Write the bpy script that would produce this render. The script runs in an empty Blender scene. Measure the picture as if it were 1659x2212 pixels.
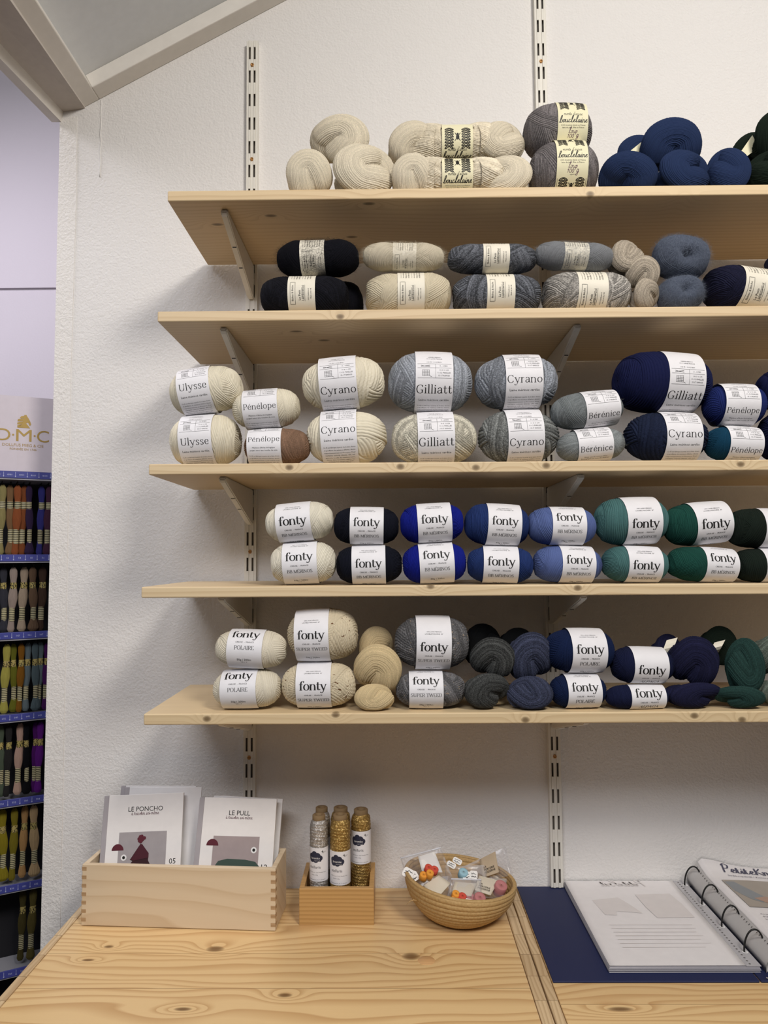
import bpy, bmesh, math, random
import numpy as np
from mathutils import Matrix, Vector, Euler

# ------------------------------------------------------------------ camera, light, exposure
SC = bpy.context.scene
COL = SC.collection
PI = math.pi
CAM = np.array([0.27898, -1.47709, 1.54038])
RT = np.array([0.99993184, 0.00979661, -0.00635167])
UP = np.array([0.00692926, -0.06009694, 0.99816849])
FW = np.array([-0.00939695, 0.99814447, 0.06016072])
FPX, PW, PH = 1600.0, 1659.0, 2212.0
cd = bpy.data.cameras.new('camera')
cam = bpy.data.objects.new('camera', cd); COL.objects.link(cam)
cd.sensor_fit = 'HORIZONTAL'; cd.sensor_width = 36.0; cd.lens = 36.0 * FPX / PW
cd.clip_start = 0.02; cd.clip_end = 60
cam.matrix_world = Matrix(((RT[0], UP[0], -FW[0], CAM[0]), (RT[1], UP[1], -FW[1], CAM[1]), (RT[2], UP[2], -FW[2], CAM[2]), (0, 0, 0, 1)))
SC.camera = cam
SC.view_settings.view_transform = 'Standard'
SC.view_settings.look = 'None'
SC.view_settings.gamma = 1.0
SC.view_settings.use_curve_mapping = False
SC.view_settings.exposure = 0.28
w = bpy.data.worlds.new('world'); SC.world = w; w.use_nodes = True
w.node_tree.nodes['Background'].inputs[0].default_value = (0.94, 0.95, 1.0, 1)
w.node_tree.nodes['Background'].inputs[1].default_value = 0.08

def area(name, loc, to, size, power, col, sy=None):
    l = bpy.data.lights.new(name, 'AREA'); l.energy = power; l.color = col; l.size = size
    if sy: l.shape = 'RECTANGLE'; l.size_y = sy
    o = bpy.data.objects.new(name, l); COL.objects.link(o); o.location = loc
    o.rotation_euler = (Vector(to) - Vector(loc)).to_track_quat('-Z', 'Y').to_euler()
    return o
area('ceiling_spot_lamp', (1.15, -1.95, 3.05), (0.45, -0.1, 1.5), 0.5, 28, (1.0, 0.945, 0.875))
area('added_fill_light', (-0.25, -2.2, 2.75), (0.35, 0, 1.2), 1.2, 23, (0.96, 0.96, 1.0), 0.5)  # broad cool fill, unseen, added behind the camera to lift the lower wall
area('back_room_lamp', (-1.0, -0.1, 2.75), (-0.9, 0.5, 1.0), 0.4, 8, (0.95, 0.92, 1.0))

def at(px, py, Y):                       # a point seen in the photograph, at depth Y
    d = FW * FPX + RT * (px - PW / 2) - UP * (py - PH / 2)
    return CAM + d * ((Y - CAM[1]) / d[1])
def atz(px, py, Z):
    d = FW * FPX + RT * (px - PW / 2) - UP * (py - PH / 2)
    return CAM + d * ((Z - CAM[2]) / d[2])
def proj(P):
    d = np.asarray(P) - CAM
    z = d @ FW
    return np.stack([PW / 2 + FPX * (d @ RT) / z, PH / 2 - FPX * (d @ UP) / z], -1)

# ------------------------------------------------------------------ helpers
def lin(h, k=1.0):
    h = h.lstrip('#')
    c = [int(h[i:i + 2], 16) / 255 for i in (0, 2, 4)]
    return tuple((x / 12.92 if x <= 0.04045 else ((x + 0.055) / 1.055) ** 2.4) * k for x in c) + (1.0,)

def tag(o, label=None, cat=None, group=None, kind=None):
    if label: o['label'] = label
    if cat: o['category'] = cat
    if group: o['group'] = group
    if kind: o['kind'] = kind
    return o
def empty(name, loc=(0, 0, 0), rot=(0, 0, 0)):
    o = bpy.data.objects.new(name, None); o.empty_display_size = 0.02
    COL.objects.link(o); o.location = loc; o.rotation_euler = rot
    return o
def link(name, me, mat=None, parent=None, smooth=False):
    o = bpy.data.objects.new(name, me); COL.objects.link(o)
    if mat is not None:
        if len(me.materials) == 0: me.materials.append(mat)
        elif me.materials[0] != mat:
            o.material_slots[0].link = 'OBJECT'; o.material_slots[0].material = mat
    if parent is not None: o.parent = parent
    return o
def mesh(name, v, f, smooth=False):
    me = bpy.data.meshes.new(name); me.from_pydata([tuple(map(float, p)) for p in v], [], [tuple(map(int, q)) for q in f])
    if smooth: me.polygons.foreach_set('use_smooth', [True] * len(me.polygons))
    me.update(); return me
def grid(name, P, wrap=False, smooth=True, flip=False):   # P: (n, m, 3); wrap closes the m direction
    n, m = P.shape[:2]
    me = bpy.data.meshes.new(name)
    V = P.reshape(-1, 3).astype(np.float32)
    i = np.arange(n - 1)[:, None]; mm = m if wrap else m - 1
    j = np.arange(mm)[None, :]; j2 = (j + 1) % m
    Q = np.stack([i * m + j, i * m + j2, (i + 1) * m + j2, (i + 1) * m + j], -1).reshape(-1, 4)
    if flip: Q = Q[:, ::-1]
    nf = len(Q)
    me.vertices.add(len(V)); me.vertices.foreach_set('co', V.ravel())
    me.loops.add(nf * 4); me.loops.foreach_set('vertex_index', Q.ravel().astype(np.int32))
    me.polygons.add(nf); me.polygons.foreach_set('loop_start', (np.arange(nf) * 4).astype(np.int32))
    if smooth: me.polygons.foreach_set('use_smooth', np.ones(nf, bool))
    me.update(calc_edges=True); return me

class B:                                   # collects solids into ONE mesh
    def __init__(s): s.bm = bmesh.new()
    def box(s, a, b, bev=0.0, seg=2, M=None):
        a = np.minimum(a, b), np.maximum(a, b)
        lo, hi = a
        r = bmesh.ops.create_cube(s.bm, size=1.0)
        vs = r['verts']
        for v in vs:
            v.co = Vector([lo[i] + (v.co[i] + 0.5) * (hi[i] - lo[i]) for i in range(3)])
        if bev > 0:
            es = list({e for v in vs for e in v.link_edges})
            rr = bmesh.ops.bevel(s.bm, geom=es, offset=bev, segments=seg, affect='EDGES', profile=0.5)
            vs = list({v for f in rr['faces'] for v in f.verts} | {v for v in vs if v.is_valid})
        if M is not None: bmesh.ops.transform(s.bm, matrix=M, verts=[v for v in vs if v.is_valid])
        return s
    def prism(s, poly, d, M=None):          # polygon in xy extruded by d along z, then M
        n = len(poly)
        v0 = [s.bm.verts.new((p[0], p[1], 0)) for p in poly]; v1 = [s.bm.verts.new((p[0], p[1], d)) for p in poly]
        s.bm.faces.new(v0[::-1]); s.bm.faces.new(v1)
        for i in range(n): s.bm.faces.new((v0[i], v0[(i + 1) % n], v1[(i + 1) % n], v1[i]))
        if M is not None: bmesh.ops.transform(s.bm, matrix=M, verts=v0 + v1)
        return s
    def quad(s, *p):
        s.bm.faces.new([s.bm.verts.new(tuple(q)) for q in p]); return s
    def tube(s, pts, r, n=8, cap=True):
        pts = [Vector(p) for p in pts]; rr = r if hasattr(r, '__len__') else [r] * len(pts)
        rings = []; prev = None
        for i, p in enumerate(pts):
            t = (pts[min(i + 1, len(pts) - 1)] - pts[max(i - 1, 0)]).normalized()
            if prev is None: nrm = t.orthogonal().normalized()
            else: nrm = (prev - t * prev.dot(t)).normalized()
            prev = nrm; bn = t.cross(nrm)
            rings.append([s.bm.verts.new(p + (nrm * math.cos(2 * PI * k / n) + bn * math.sin(2 * PI * k / n)) * rr[i]) for k in range(n)])
        for a, b in zip(rings, rings[1:]):
            for k in range(n):
                f = s.bm.faces.new((a[k], a[(k + 1) % n], b[(k + 1) % n], b[k])); f.smooth = True
        if cap: s.bm.faces.new(rings[0][::-1]); s.bm.faces.new(rings[-1])
        return s
    def lathe(s, prof, n=48, M=None):       # prof: (r, z)
        rings = [[s.bm.verts.new((r * math.cos(2 * PI * k / n), r * math.sin(2 * PI * k / n), z)) for k in range(n)] for r, z in prof]
        for a, b in zip(rings, rings[1:]):
            for k in range(n):
                f = s.bm.faces.new((a[k], a[(k + 1) % n], b[(k + 1) % n], b[k])); f.smooth = True
        if M is not None: bmesh.ops.transform(s.bm, matrix=M, verts=[v for r in rings for v in r])
        return s
    def build(s, name, mat, parent=None, smooth=False):
        bmesh.ops.recalc_face_normals(s.bm, faces=s.bm.faces)
        me = bpy.data.meshes.new(name); s.bm.to_mesh(me); s.bm.free()
        if smooth: me.polygons.foreach_set('use_smooth', [True] * len(me.polygons))
        return link(name, me, mat, parent)

# ------------------------------------------------------------------ node helpers and materials
class NT:
    def __init__(s, name):
        s.m = bpy.data.materials.new(name); s.m.use_nodes = True
        s.t = s.m.node_tree; s.b = s.t.nodes['Principled BSDF']; s.out = s.t.nodes['Material Output']
    def n(s, typ, **kw):
        nd = s.t.nodes.new(typ)
        for k, v in kw.items(): setattr(nd, k, v)
        return nd
    def put(s, sock, v):
        if hasattr(v, 'is_linked') or isinstance(v, bpy.types.NodeSocket): s.t.links.new(v, sock)
        else: sock.default_value = v
    def math(s, op, a, b=None, c=None):
        nd = s.n('ShaderNodeMath', operation=op)
        s.put(nd.inputs[0], a)
        if b is not None: s.put(nd.inputs[1], b)
        if c is not None: s.put(nd.inputs[2], c)
        return nd.outputs[0]
    def vm(s, op, a, b=None):
        nd = s.n('ShaderNodeVectorMath', operation=op)
        s.put(nd.inputs[0], a)
        if b is not None: s.put(nd.inputs[1], b)
        return nd.outputs['Value'] if op in ('LENGTH', 'DOT_PRODUCT', 'DISTANCE') else nd.outputs[0]
    def noise(s, vec, scale, detail=2.0, rough=0.5, out=0):
        nd = s.n('ShaderNodeTexNoise'); s.t.links.new(vec, nd.inputs['Vector'])
        nd.inputs['Scale'].default_value = scale; nd.inputs['Detail'].default_value = detail; nd.inputs['Roughness'].default_value = rough
        return nd.outputs[out]
    def ramp(s, fac, stops, interp='LINEAR'):
        nd = s.n('ShaderNodeValToRGB'); nd.color_ramp.interpolation = interp
        e = nd.color_ramp.elements
        while len(e) < len(stops): e.new(0.5)
        for el, (p, c) in zip(e, stops): el.position = p; el.color = c
        s.t.links.new(fac, nd.inputs[0]); return nd.outputs[0]
    def mix(s, fac, a, b, blend='MIX'):
        nd = s.n('ShaderNodeMix', data_type='RGBA', blend_type=blend)
        s.put(nd.inputs[0], fac); s.put(nd.inputs[6], a); s.put(nd.inputs[7], b)
        return nd.outputs[2]
    def obj(s): return s.n('ShaderNodeTexCoord').outputs['Object']
    def bump(s, h, strength, dist=0.001):
        nd = s.n('ShaderNodeBump'); s.t.links.new(h, nd.inputs['Height'])
        nd.inputs['Strength'].default_value = strength; nd.inputs['Distance'].default_value = dist
        s.t.links.new(nd.outputs[0], s.b.inputs['Normal'])
    def col(s, c): s.put(s.b.inputs['Base Color'], c)
    def set(s, **kw):
        for k, v in kw.items(): s.b.inputs[k.replace('_', ' ')].default_value = v
        return s

def plain(name, c, rough=0.6, metal=0.0, nz=0.0, spec=0.4):
    m = NT(name); m.set(Roughness=rough, Metallic=metal); m.b.inputs['Specular IOR Level'].default_value = spec
    c = lin(c) if isinstance(c, str) else c
    v = m.noise(m.obj(), 60.0, 3.0)
    d = tuple(x * (1 - 0.10 - nz) for x in c[:3]) + (1,)
    m.col(m.mix(v, d, c))
    return m.m

def wood(name, light, dark, freq=60.0, axis=0, plank=None, knots=(), rough=0.45, warp=5.0, tint=0.12, off=0.0, line=0.75, grain=0.10, soft=0.55):
    """pine: growth rings as a saw-tooth across the grain, bent around knots"""
    m = NT(name); o = m.obj()
    sep = m.n('ShaderNodeSeparateXYZ'); m.t.links.new(o, sep.inputs[0])
    X, Y, Z = sep.outputs
    along, cross = (X, Y) if axis == 0 else (Y, X)
    if axis == 2: along, cross = (Z, X)
    cr2 = m.math('ADD', cross, m.math('MULTIPLY', Z if axis != 2 else Y, 1.0))
    pid = 0.0
    if plank:
        pid = m.math('FLOOR', m.math('DIVIDE', m.math('ADD', cross if plank > 0 else along, 7.0), abs(plank)))
    comb = m.n('ShaderNodeCombineXYZ')
    m.put(comb.inputs[0], m.math('ADD', m.math('MULTIPLY', along, 2.2), off))
    m.put(comb.inputs[1], m.math('MULTIPLY', cr2, 9.0))
    m.put(comb.inputs[2], m.math('MULTIPLY', pid, 3.77) if plank else off)
    nz = m.noise(comb.outputs[0], 1.0, 2.0, 0.45)
    v = m.math('ADD', m.math('MULTIPLY', cr2, freq), m.math('MULTIPLY', nz, warp))
    kmask = None
    for (kx, ky, kz, sx, sy, sz) in knots:
        dv = m.vm('DIVIDE', m.vm('SUBTRACT', o, (kx, ky, kz)), (sx, sy, sz))
        d = m.vm('LENGTH', dv)
        g = m.math('POWER', 2.718, m.math('MULTIPLY', m.math('MULTIPLY', d, d), -0.16))
        v = m.math('ADD', v, m.math('MULTIPLY', g, 2.6))
        k = m.math('SUBTRACT', 1.0, m.math('SMOOTH_MIN', m.math('POWER', d, 3.0), 1.0, 0.2))
        kmask = k if kmask is None else m.math('MAXIMUM', kmask, k)
    fr = m.math('FRACT', v)
    fine = m.n('ShaderNodeCombineXYZ')
    m.put(fine.inputs[0], m.math('MULTIPLY', along, 12.0)); m.put(fine.inputs[1], m.math('MULTIPLY', cr2, 500.0)); m.put(fine.inputs[2], pid)
    fn = m.noise(fine.outputs[0], 1.0, 2.0)
    L = lin(light); D = lin(dark)
    mid = tuple(L[i] * 0.65 + D[i] * 0.35 for i in range(3)) + (1,)
    c = m.ramp(fr, [(0.0, L), (0.45, L), (line, mid), (0.93, tuple(L[i] * .35 + D[i] * .65 for i in range(3)) + (1,)), (1.0, L)])
    big = m.noise(comb.outputs[0], 0.35, 1.0)
    c = m.mix(m.math('MULTIPLY', m.math('SUBTRACT', fn, 0.3), grain * 3), c, mid)
    c = m.mix(m.math('MULTIPLY', big, soft), c, L)
    if plank:
        wn = m.n('ShaderNodeTexWhiteNoise', noise_dimensions='1D'); m.put(wn.inputs['W'], pid)
        c = m.mix(m.math('MULTIPLY', wn.outputs['Value'], tint * 2.6), c, tuple(D[i] * 0.9 for i in range(3)) + (1,))
        pf = m.math('FRACT', m.math('DIVIDE', m.math('ADD', cross if plank > 0 else along, 7.0), abs(plank)))
        e = m.math('LESS_THAN', m.math('MULTIPLY', m.math('MINIMUM', pf, m.math('SUBTRACT', 1.0, pf)), abs(plank)), 0.00055)
        c = m.mix(m.math('MULTIPLY', e, 0.7), c, tuple(D[i] * 0.45 for i in range(3)) + (1,))
    if kmask is not None:
        c = m.mix(m.math('MULTIPLY', kmask, 0.85), c, tuple(D[i] * 0.30 for i in range(3)) + (1,))
    m.col(c); m.set(Roughness=rough); m.b.inputs['Specular IOR Level'].default_value = 0.35
    m.bump(fn, 0.12, 0.0006)
    return m.m

def plaster(name, c, strength=0.5, scale=220.0):
    m = NT(name); o = m.obj()
    n1 = m.noise(o, scale, 3.0, 0.55); n2 = m.noise(o, scale * 0.35, 2.0)
    h = m.math('ADD', n1, m.math('MULTIPLY', n2, 0.7))
    big = m.noise(o, 2.2, 3.0)
    C = lin(c); m.col(m.mix(big, tuple(x * 0.955 for x in C[:3]) + (1,), C))
    m.set(Roughness=0.75); m.b.inputs['Specular IOR Level'].default_value = 0.25
    m.bump(h, strength, 0.004)
    return m.m

def yarn(name, c, heather=0.0, c2=None, tone=0.10, fleck=None, sheen=0.25):
    m = NT(name); C = lin(c) if isinstance(c, str) else c
    at_ = m.n('ShaderNodeAttribute', attribute_name='tone').outputs['Fac']
    C2 = lin(c2) if c2 else tuple(min(1, x * (1.0 + 3.0 * heather)) for x in C[:3]) + (1,)
    dark = tuple(x * (1 - tone - heather * 0.6) for x in C[:3]) + (1,)
    o = m.obj()
    f = m.noise(o, 26.0, 4.0, 0.75)
    base = m.mix(at_, dark, C)
    if heather > 0:
        hv = m.math('MULTIPLY', m.math('SUBTRACT', m.math('ADD', m.math('MULTIPLY', f, 0.95), m.math('MULTIPLY', at_, 0.16)), 0.47), 3.4)
        nd = m.n('ShaderNodeClamp'); m.t.links.new(hv, nd.inputs[0])
        base = m.mix(nd.outputs[0], dark, C2)
    if fleck:
        fl = m.math('GREATER_THAN', m.noise(o, 9.0, 1.0), 0.705)
        base = m.mix(fl, base, lin(fleck))
    m.col(base); m.set(Roughness=0.95); m.b.inputs['Specular IOR Level'].default_value = 0.15
    m.b.inputs['Sheen Weight'].default_value = sheen; m.b.inputs['Sheen Roughness'].default_value = 0.5
    m.b.inputs['Sheen Tint'].default_value = tuple(min(1, x * 1.15 + 0.02) for x in C[:3]) + (1,)
    m.bump(m.noise(o, 90.0, 2.0), 0.35, 0.02)
    return m.m
# ------------------------------------------------------------------ lettering
def smooth(pts, k=8):
    p = np.array(pts, float); n = len(p)
    closed = n > 3 and np.allclose(p[0], p[-1])
    out = []
    for i in range(n - 1):
        p0 = p[i - 1] if i > 0 else (p[-2] if closed else 2 * p[0] - p[1])
        p3 = p[i + 2] if i + 2 < n else (p[1] if closed else 2 * p[-1] - p[-2])
        t = np.linspace(0, 1, k, endpoint=False)[:, None]
        a, b = p[i], p[i + 1]
        out.append(0.5 * ((2 * a) + (b - p0) * t + (2 * p0 - 5 * a + 4 * b - p3) * t ** 2 + (3 * a - p0 - 3 * b + p3) * t ** 3))
    out.append(p[-1:]); return np.concatenate(out)
def stroke(pts, T, t, curve=True, k=6):
    """a pen stroke: thick where it runs vertically, thin where it runs across"""
    q = smooth(pts, k) if curve else np.concatenate([np.linspace(a, b, 7)[:-1] for a, b in zip(np.array(pts[:-1], float), np.array(pts[1:], float))] + [np.array(pts[-1:], float)])
    d = np.gradient(q, axis=0); d /= np.maximum(np.linalg.norm(d, axis=1, keepdims=True), 1e-9)
    if curve and len(pts) > 3 and np.allclose(pts[0], pts[-1]):
        d[0] = d[-1] = (d[0] + d[-1]) / np.linalg.norm(d[0] + d[-1])
    wd = t + (T - t) * np.abs(d[:, 1]) ** 1.6
    nr = np.stack([-d[:, 1], d[:, 0]], 1) * wd[:, None] / 2
    n = len(q); V = np.concatenate([q + nr, q - nr])
    return V, [(i, i + 1, n + i + 1, n + i) for i in range(n - 1)]
def disc(x, y, r, n=12, ry=None):
    a = np.arange(n) * 2 * PI / n
    return np.stack([x + r * np.cos(a), y + (ry or r) * np.sin(a)], 1), [tuple(range(n))]
def disc_cols(x, y, r, n=14):
    xs = r * np.cos(np.linspace(PI, 0, n)); h = np.sqrt(np.maximum(r * r - xs * xs, 1e-12))
    return np.concatenate([np.stack([x + xs, y - h], 1), np.stack([x + xs, y + h], 1)]), [(i, i + 1, n + i + 1, n + i) for i in range(n - 1)]
def rect(x0, y0, x1, y1, nx=1, ny=1):
    xs = np.linspace(x0, x1, nx + 1); ys = np.linspace(y0, y1, ny + 1)
    V = np.array([(x, y) for y in ys for x in xs]); m = nx + 1
    return V, [(j * m + i, j * m + i + 1, (j + 1) * m + i + 1, (j + 1) * m + i) for j in range(ny) for i in range(nx)]
BOWL = [(1.1, 3.5), (1.9, 4.6), (3.3, 4.7), (4.5, 3.6), (4.6, 1.8), (3.7, .3), (2.2, .1), (1.1, 1)]
def ell(x, y, rx, ry): return [(x + rx * math.cos(a), y + ry * math.sin(a)) for a in np.linspace(0, 2 * PI, 13)]
CC = [(6, 5.6), (5.2, 6.8), (3.4, 7.1), (1.6, 6), (.9, 3.5), (1.6, 1), (3.4, -.1), (5.3, .4)]
PB = [(1.3, 7), (3, 7), (4.5, 6.4), (4.8, 5.2), (4.4, 3.9), (3, 3.3), (1.3, 3.3)]
EE = [('c', [(4.1, 2.7), (3.8, 4.2), (2.6, 4.85), (1.3, 4.2), (.8, 2.5), (1.2, .9), (2.5, .1), (3.6, .4), (4.2, 1.2)]), ('l', [(.9, 2.7), (4.2, 2.7)])]
EC = [('l', [(1.3, 0), (1.3, 7)]), ('l', [(.6, 6.85), (4.6, 6.85), (4.75, 5.8)]), ('l', [(1.3, 3.6), (4, 3.6)]), ('l', [(.6, .15), (4.8, .15), (5.05, 1.3)])]
SER = {
 'o': (5.6, [('c', ell(2.8, 2.45, 2.05, 2.45))]),
 'n': (6.0, [('l', [(1.1, 0), (1.1, 4.8)]), ('c', [(1.1, 3.3), (1.8, 4.4), (2.9, 4.85), (4.1, 4.4), (4.6, 3.2), (4.7, 2), (4.7, 0)]), ('s', 1.1, 0, 2.1), ('s', 4.7, 0, 2.1), ('s', .7, 4.8, 1)]),
 'f': (3.9, [('c', [(4.4, 6.9), (3.7, 7.5), (2.6, 7.3), (1.9, 6.2), (1.7, 4.5), (1.7, 2), (1.7, 0)]), ('s', 1.7, 0, 2.4), ('l', [(.1, 4.7), (3.5, 4.7)]), ('d', 4.1, 6.7, .5)]),
 't': (3.7, [('c', [(1.5, 6.5), (1.5, 4), (1.5, 1.5), (1.9, .35), (2.7, .15), (3.5, .8)]), ('l', [(.1, 4.7), (3.3, 4.7)])]),
 'y': (5.6, [('l', [(.9, 4.8), (3.0, .2)]), ('c', [(5.0, 4.8), (3.9, 2.2), (2.9, -.6), (2.0, -2.1), (1.0, -2.4), (.3, -1.9)], .55), ('s', .9, 4.8, 2.2), ('s', 5, 4.8, 1.8), ('d', .6, -1.9, .5)]),
 'r': (4.0, [('l', [(1.1, 0), (1.1, 4.8)]), ('c', [(1.1, 3), (1.6, 4.2), (2.5, 4.8), (3.5, 4.4)]), ('s', 1.1, 0, 2.1), ('s', .7, 4.8, 1)]),
 'a': (4.9, [('c', [(3.9, 2.9), (2.2, 2.6), (.9, 1.8), (.8, .8), (1.8, .05), (3.0, .4), (3.9, 1.5)]), ('c', [(.9, 3.8), (1.6, 4.7), (2.8, 4.9), (3.7, 4.3), (3.9, 3.2), (3.9, 1), (4.2, .2), (4.9, .4)])]),
 'i': (2.4, [('l', [(1.2, 0), (1.2, 4.8)]), ('s', 1.2, 0, 2), ('s', .8, 4.8, .9), ('d', 1.15, 6.6, .5)]),
 'l': (2.4, [('l', [(1.2, 0), (1.2, 7.6)]), ('s', 1.2, 0, 2), ('s', .8, 7.6, .9)]),
 's': (4.2, [('c', [(3.5, 3.9), (2.8, 4.8), (1.6, 4.8), (.9, 3.9), (1.4, 3.0), (2.7, 2.3), (3.5, 1.3), (2.9, .2), (1.6, 0), (.7, .9)])]),
 'e': (4.9, EE), 'é': (4.9, EE + [('l', [(2.2, 5.6), (3.4, 7.0)], .7)]),
 'c': (4.6, [('c', [(4, 3.9), (3.2, 4.8), (1.9, 4.7), (.9, 3.5), (.85, 1.7), (1.7, .3), (2.9, .05), (4.1, 1.0)])]),
 'p': (5.5, [('l', [(1.1, -2.3), (1.1, 4.8)]), ('c', BOWL), ('s', 1.1, -2.3, 2), ('s', .7, 4.8, 1)]),
 'u': (5.8, [('c', [(1.1, 4.8), (1.1, 2.5), (1.2, 1.2), (2.0, .2), (3.2, .15), (4.2, .9), (4.6, 1.8)]), ('l', [(4.6, 4.8), (4.6, 0)]), ('s', .7, 4.8, 1), ('s', 4.2, 4.8, 1), ('s', 5, 0, 1)]),
 'C': (6.7, [('c', CC + [(6.1, 1.6)])]), 'G': (6.9, [('c', CC + [(5.8, .8)]), ('l', [(5.6, 2.9), (5.6, .6)]), ('s', 5.3, 2.9, 2.1)]),
 'U': (6.8, [('l', [(1.2, 7), (1.2, 2.4)]), ('c', [(1.2, 2.5), (1.7, .7), (3.3, 0), (5, .6), (5.6, 2.4)]), ('l', [(5.6, 2.3), (5.6, 7)], .55), ('s', 1.2, 7, 2.1), ('s', 5.6, 7, 1.9)]),
 'P': (5.4, [('l', [(1.3, 0), (1.3, 7)]), ('c', PB), ('s', 1.3, 0, 2.2), ('s', .8, 6.9, 1)]),
 'B': (5.9, [('l', [(1.3, 0), (1.3, 7)]), ('c', [(1.3, 7), (3, 7), (4.3, 6.4), (4.4, 5.2), (3.8, 4.1), (2.6, 3.7), (1.3, 3.7)]), ('c', [(1.3, 3.7), (3, 3.7), (4.7, 3.1), (5.1, 1.9), (4.5, .6), (3, 0), (1.3, 0)]), ('s', .9, 0, 1.1), ('s', .9, 7, 1.1)]),
 'M': (7.8, [('l', [(1, 0), (1.2, 7)], .5), ('l', [(1.2, 7), (3.9, .2)]), ('l', [(3.9, .2), (6.5, 7)], .5), ('l', [(6.5, 7), (6.7, 0)]), ('s', 1, 0, 1.7), ('s', 6.7, 0, 2)]),
 'E': (5.6, EC), 'É': (5.6, EC + [('l', [(2.4, 7.7), (3.7, 8.9)], .7)]),
 'R': (6.0, [('l', [(1.3, 0), (1.3, 7)]), ('c', PB), ('l', [(2.8, 3.4), (5.5, 0)]), ('s', 1.3, 0, 2.2), ('s', .8, 6.9, 1), ('s', 5.6, .1, 1)]),
 'I': (2.7, [('l', [(1.3, 0), (1.3, 7)]), ('s', 1.3, 0, 2.1), ('s', 1.3, 7, 2.1)]),
 'N': (6.8, [('l', [(1.2, 0), (1.2, 7)], .5), ('l', [(1.2, 7), (5.6, 0)]), ('l', [(5.6, 0), (5.6, 7)], .5), ('s', 1.2, 0, 1.7), ('s', 5.6, 7, 1.7), ('s', .9, 7, 1)]),
 'O': (7.2, [('c', ell(3.6, 3.5, 2.8, 3.5))]),
 'S': (5.2, [('c', [(4.4, 5.8), (3.5, 7), (1.9, 6.9), (.9, 5.6), (1.4, 4.3), (3.2, 3.3), (4.5, 2), (3.8, .3), (2, 0), (.7, 1.2)])]),
 'L': (5.2, [('l', [(1.3, 0), (1.3, 7)]), ('l', [(.6, .15), (4.7, .15), (5, 1.3)]), ('s', 1.3, 7, 2.1)]),
 'A': (6.4, [('l', [(.6, 0), (3.2, 7)], .5), ('l', [(3.2, 7), (5.8, 0)]), ('l', [(1.5, 2.4), (4.8, 2.4)]), ('s', .6, 0, 1.5), ('s', 5.8, 0, 1.8)]),
 'T': (6.0, [('l', [(3, 0), (3, 7)]), ('l', [(.4, 5.8), (.5, 6.85), (5.5, 6.85), (5.6, 5.8)]), ('s', 3, 0, 2.2)]),
 'W': (8.7, [('l', [(.6, 7), (2.5, 0)]), ('l', [(2.5, 0), (4.4, 7)], .5), ('l', [(4.4, 7), (6.3, 0)]), ('l', [(6.3, 0), (8.2, 7)], .5), ('s', .6, 7, 1.7), ('s', 8.2, 7, 1.5)]),
 'D': (6.4, [('l', [(1.3, 0), (1.3, 7)]), ('c', [(1.3, 7), (3.6, 6.9), (5.3, 5.6), (5.7, 3.5), (5.2, 1.3), (3.5, .1), (1.3, 0)]), ('s', .8, 0, 1), ('s', .8, 7, 1)]),
 ' ': (2.6, []),
}
e_ = [(0, 1), (1.4, 1.8), (2, 2.9), (1.3, 3.4), (.7, 2), (1.2, .4), (2.2, .5), (2.8, 1.2)]
n_ = [('c', [(0, 2.5), (.6, 3), (.6, 0)]), ('c', [(.6, 1.8), (1.5, 3.2), (2.1, 2.6), (2.1, 1), (2.6, .2), (3.2, .9)])]
a_ = [(2, 2.8), (1, 3.2), (.5, 1.5), (1.1, .2), (2, 1.4), (2.2, 3), (2.2, 1), (2.8, .2), (3.3, .9)]
m_ = [('c', [(0, 2.5), (.6, 3), (.6, 0)]), ('c', [(.6, 1.8), (1.4, 3.2), (1.9, 2.6), (1.9, 0)]), ('c', [(1.9, 1.8), (2.7, 3.2), (3.2, 2.6), (3.2, 1), (3.7, .2), (4.2, .9)])]
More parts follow.
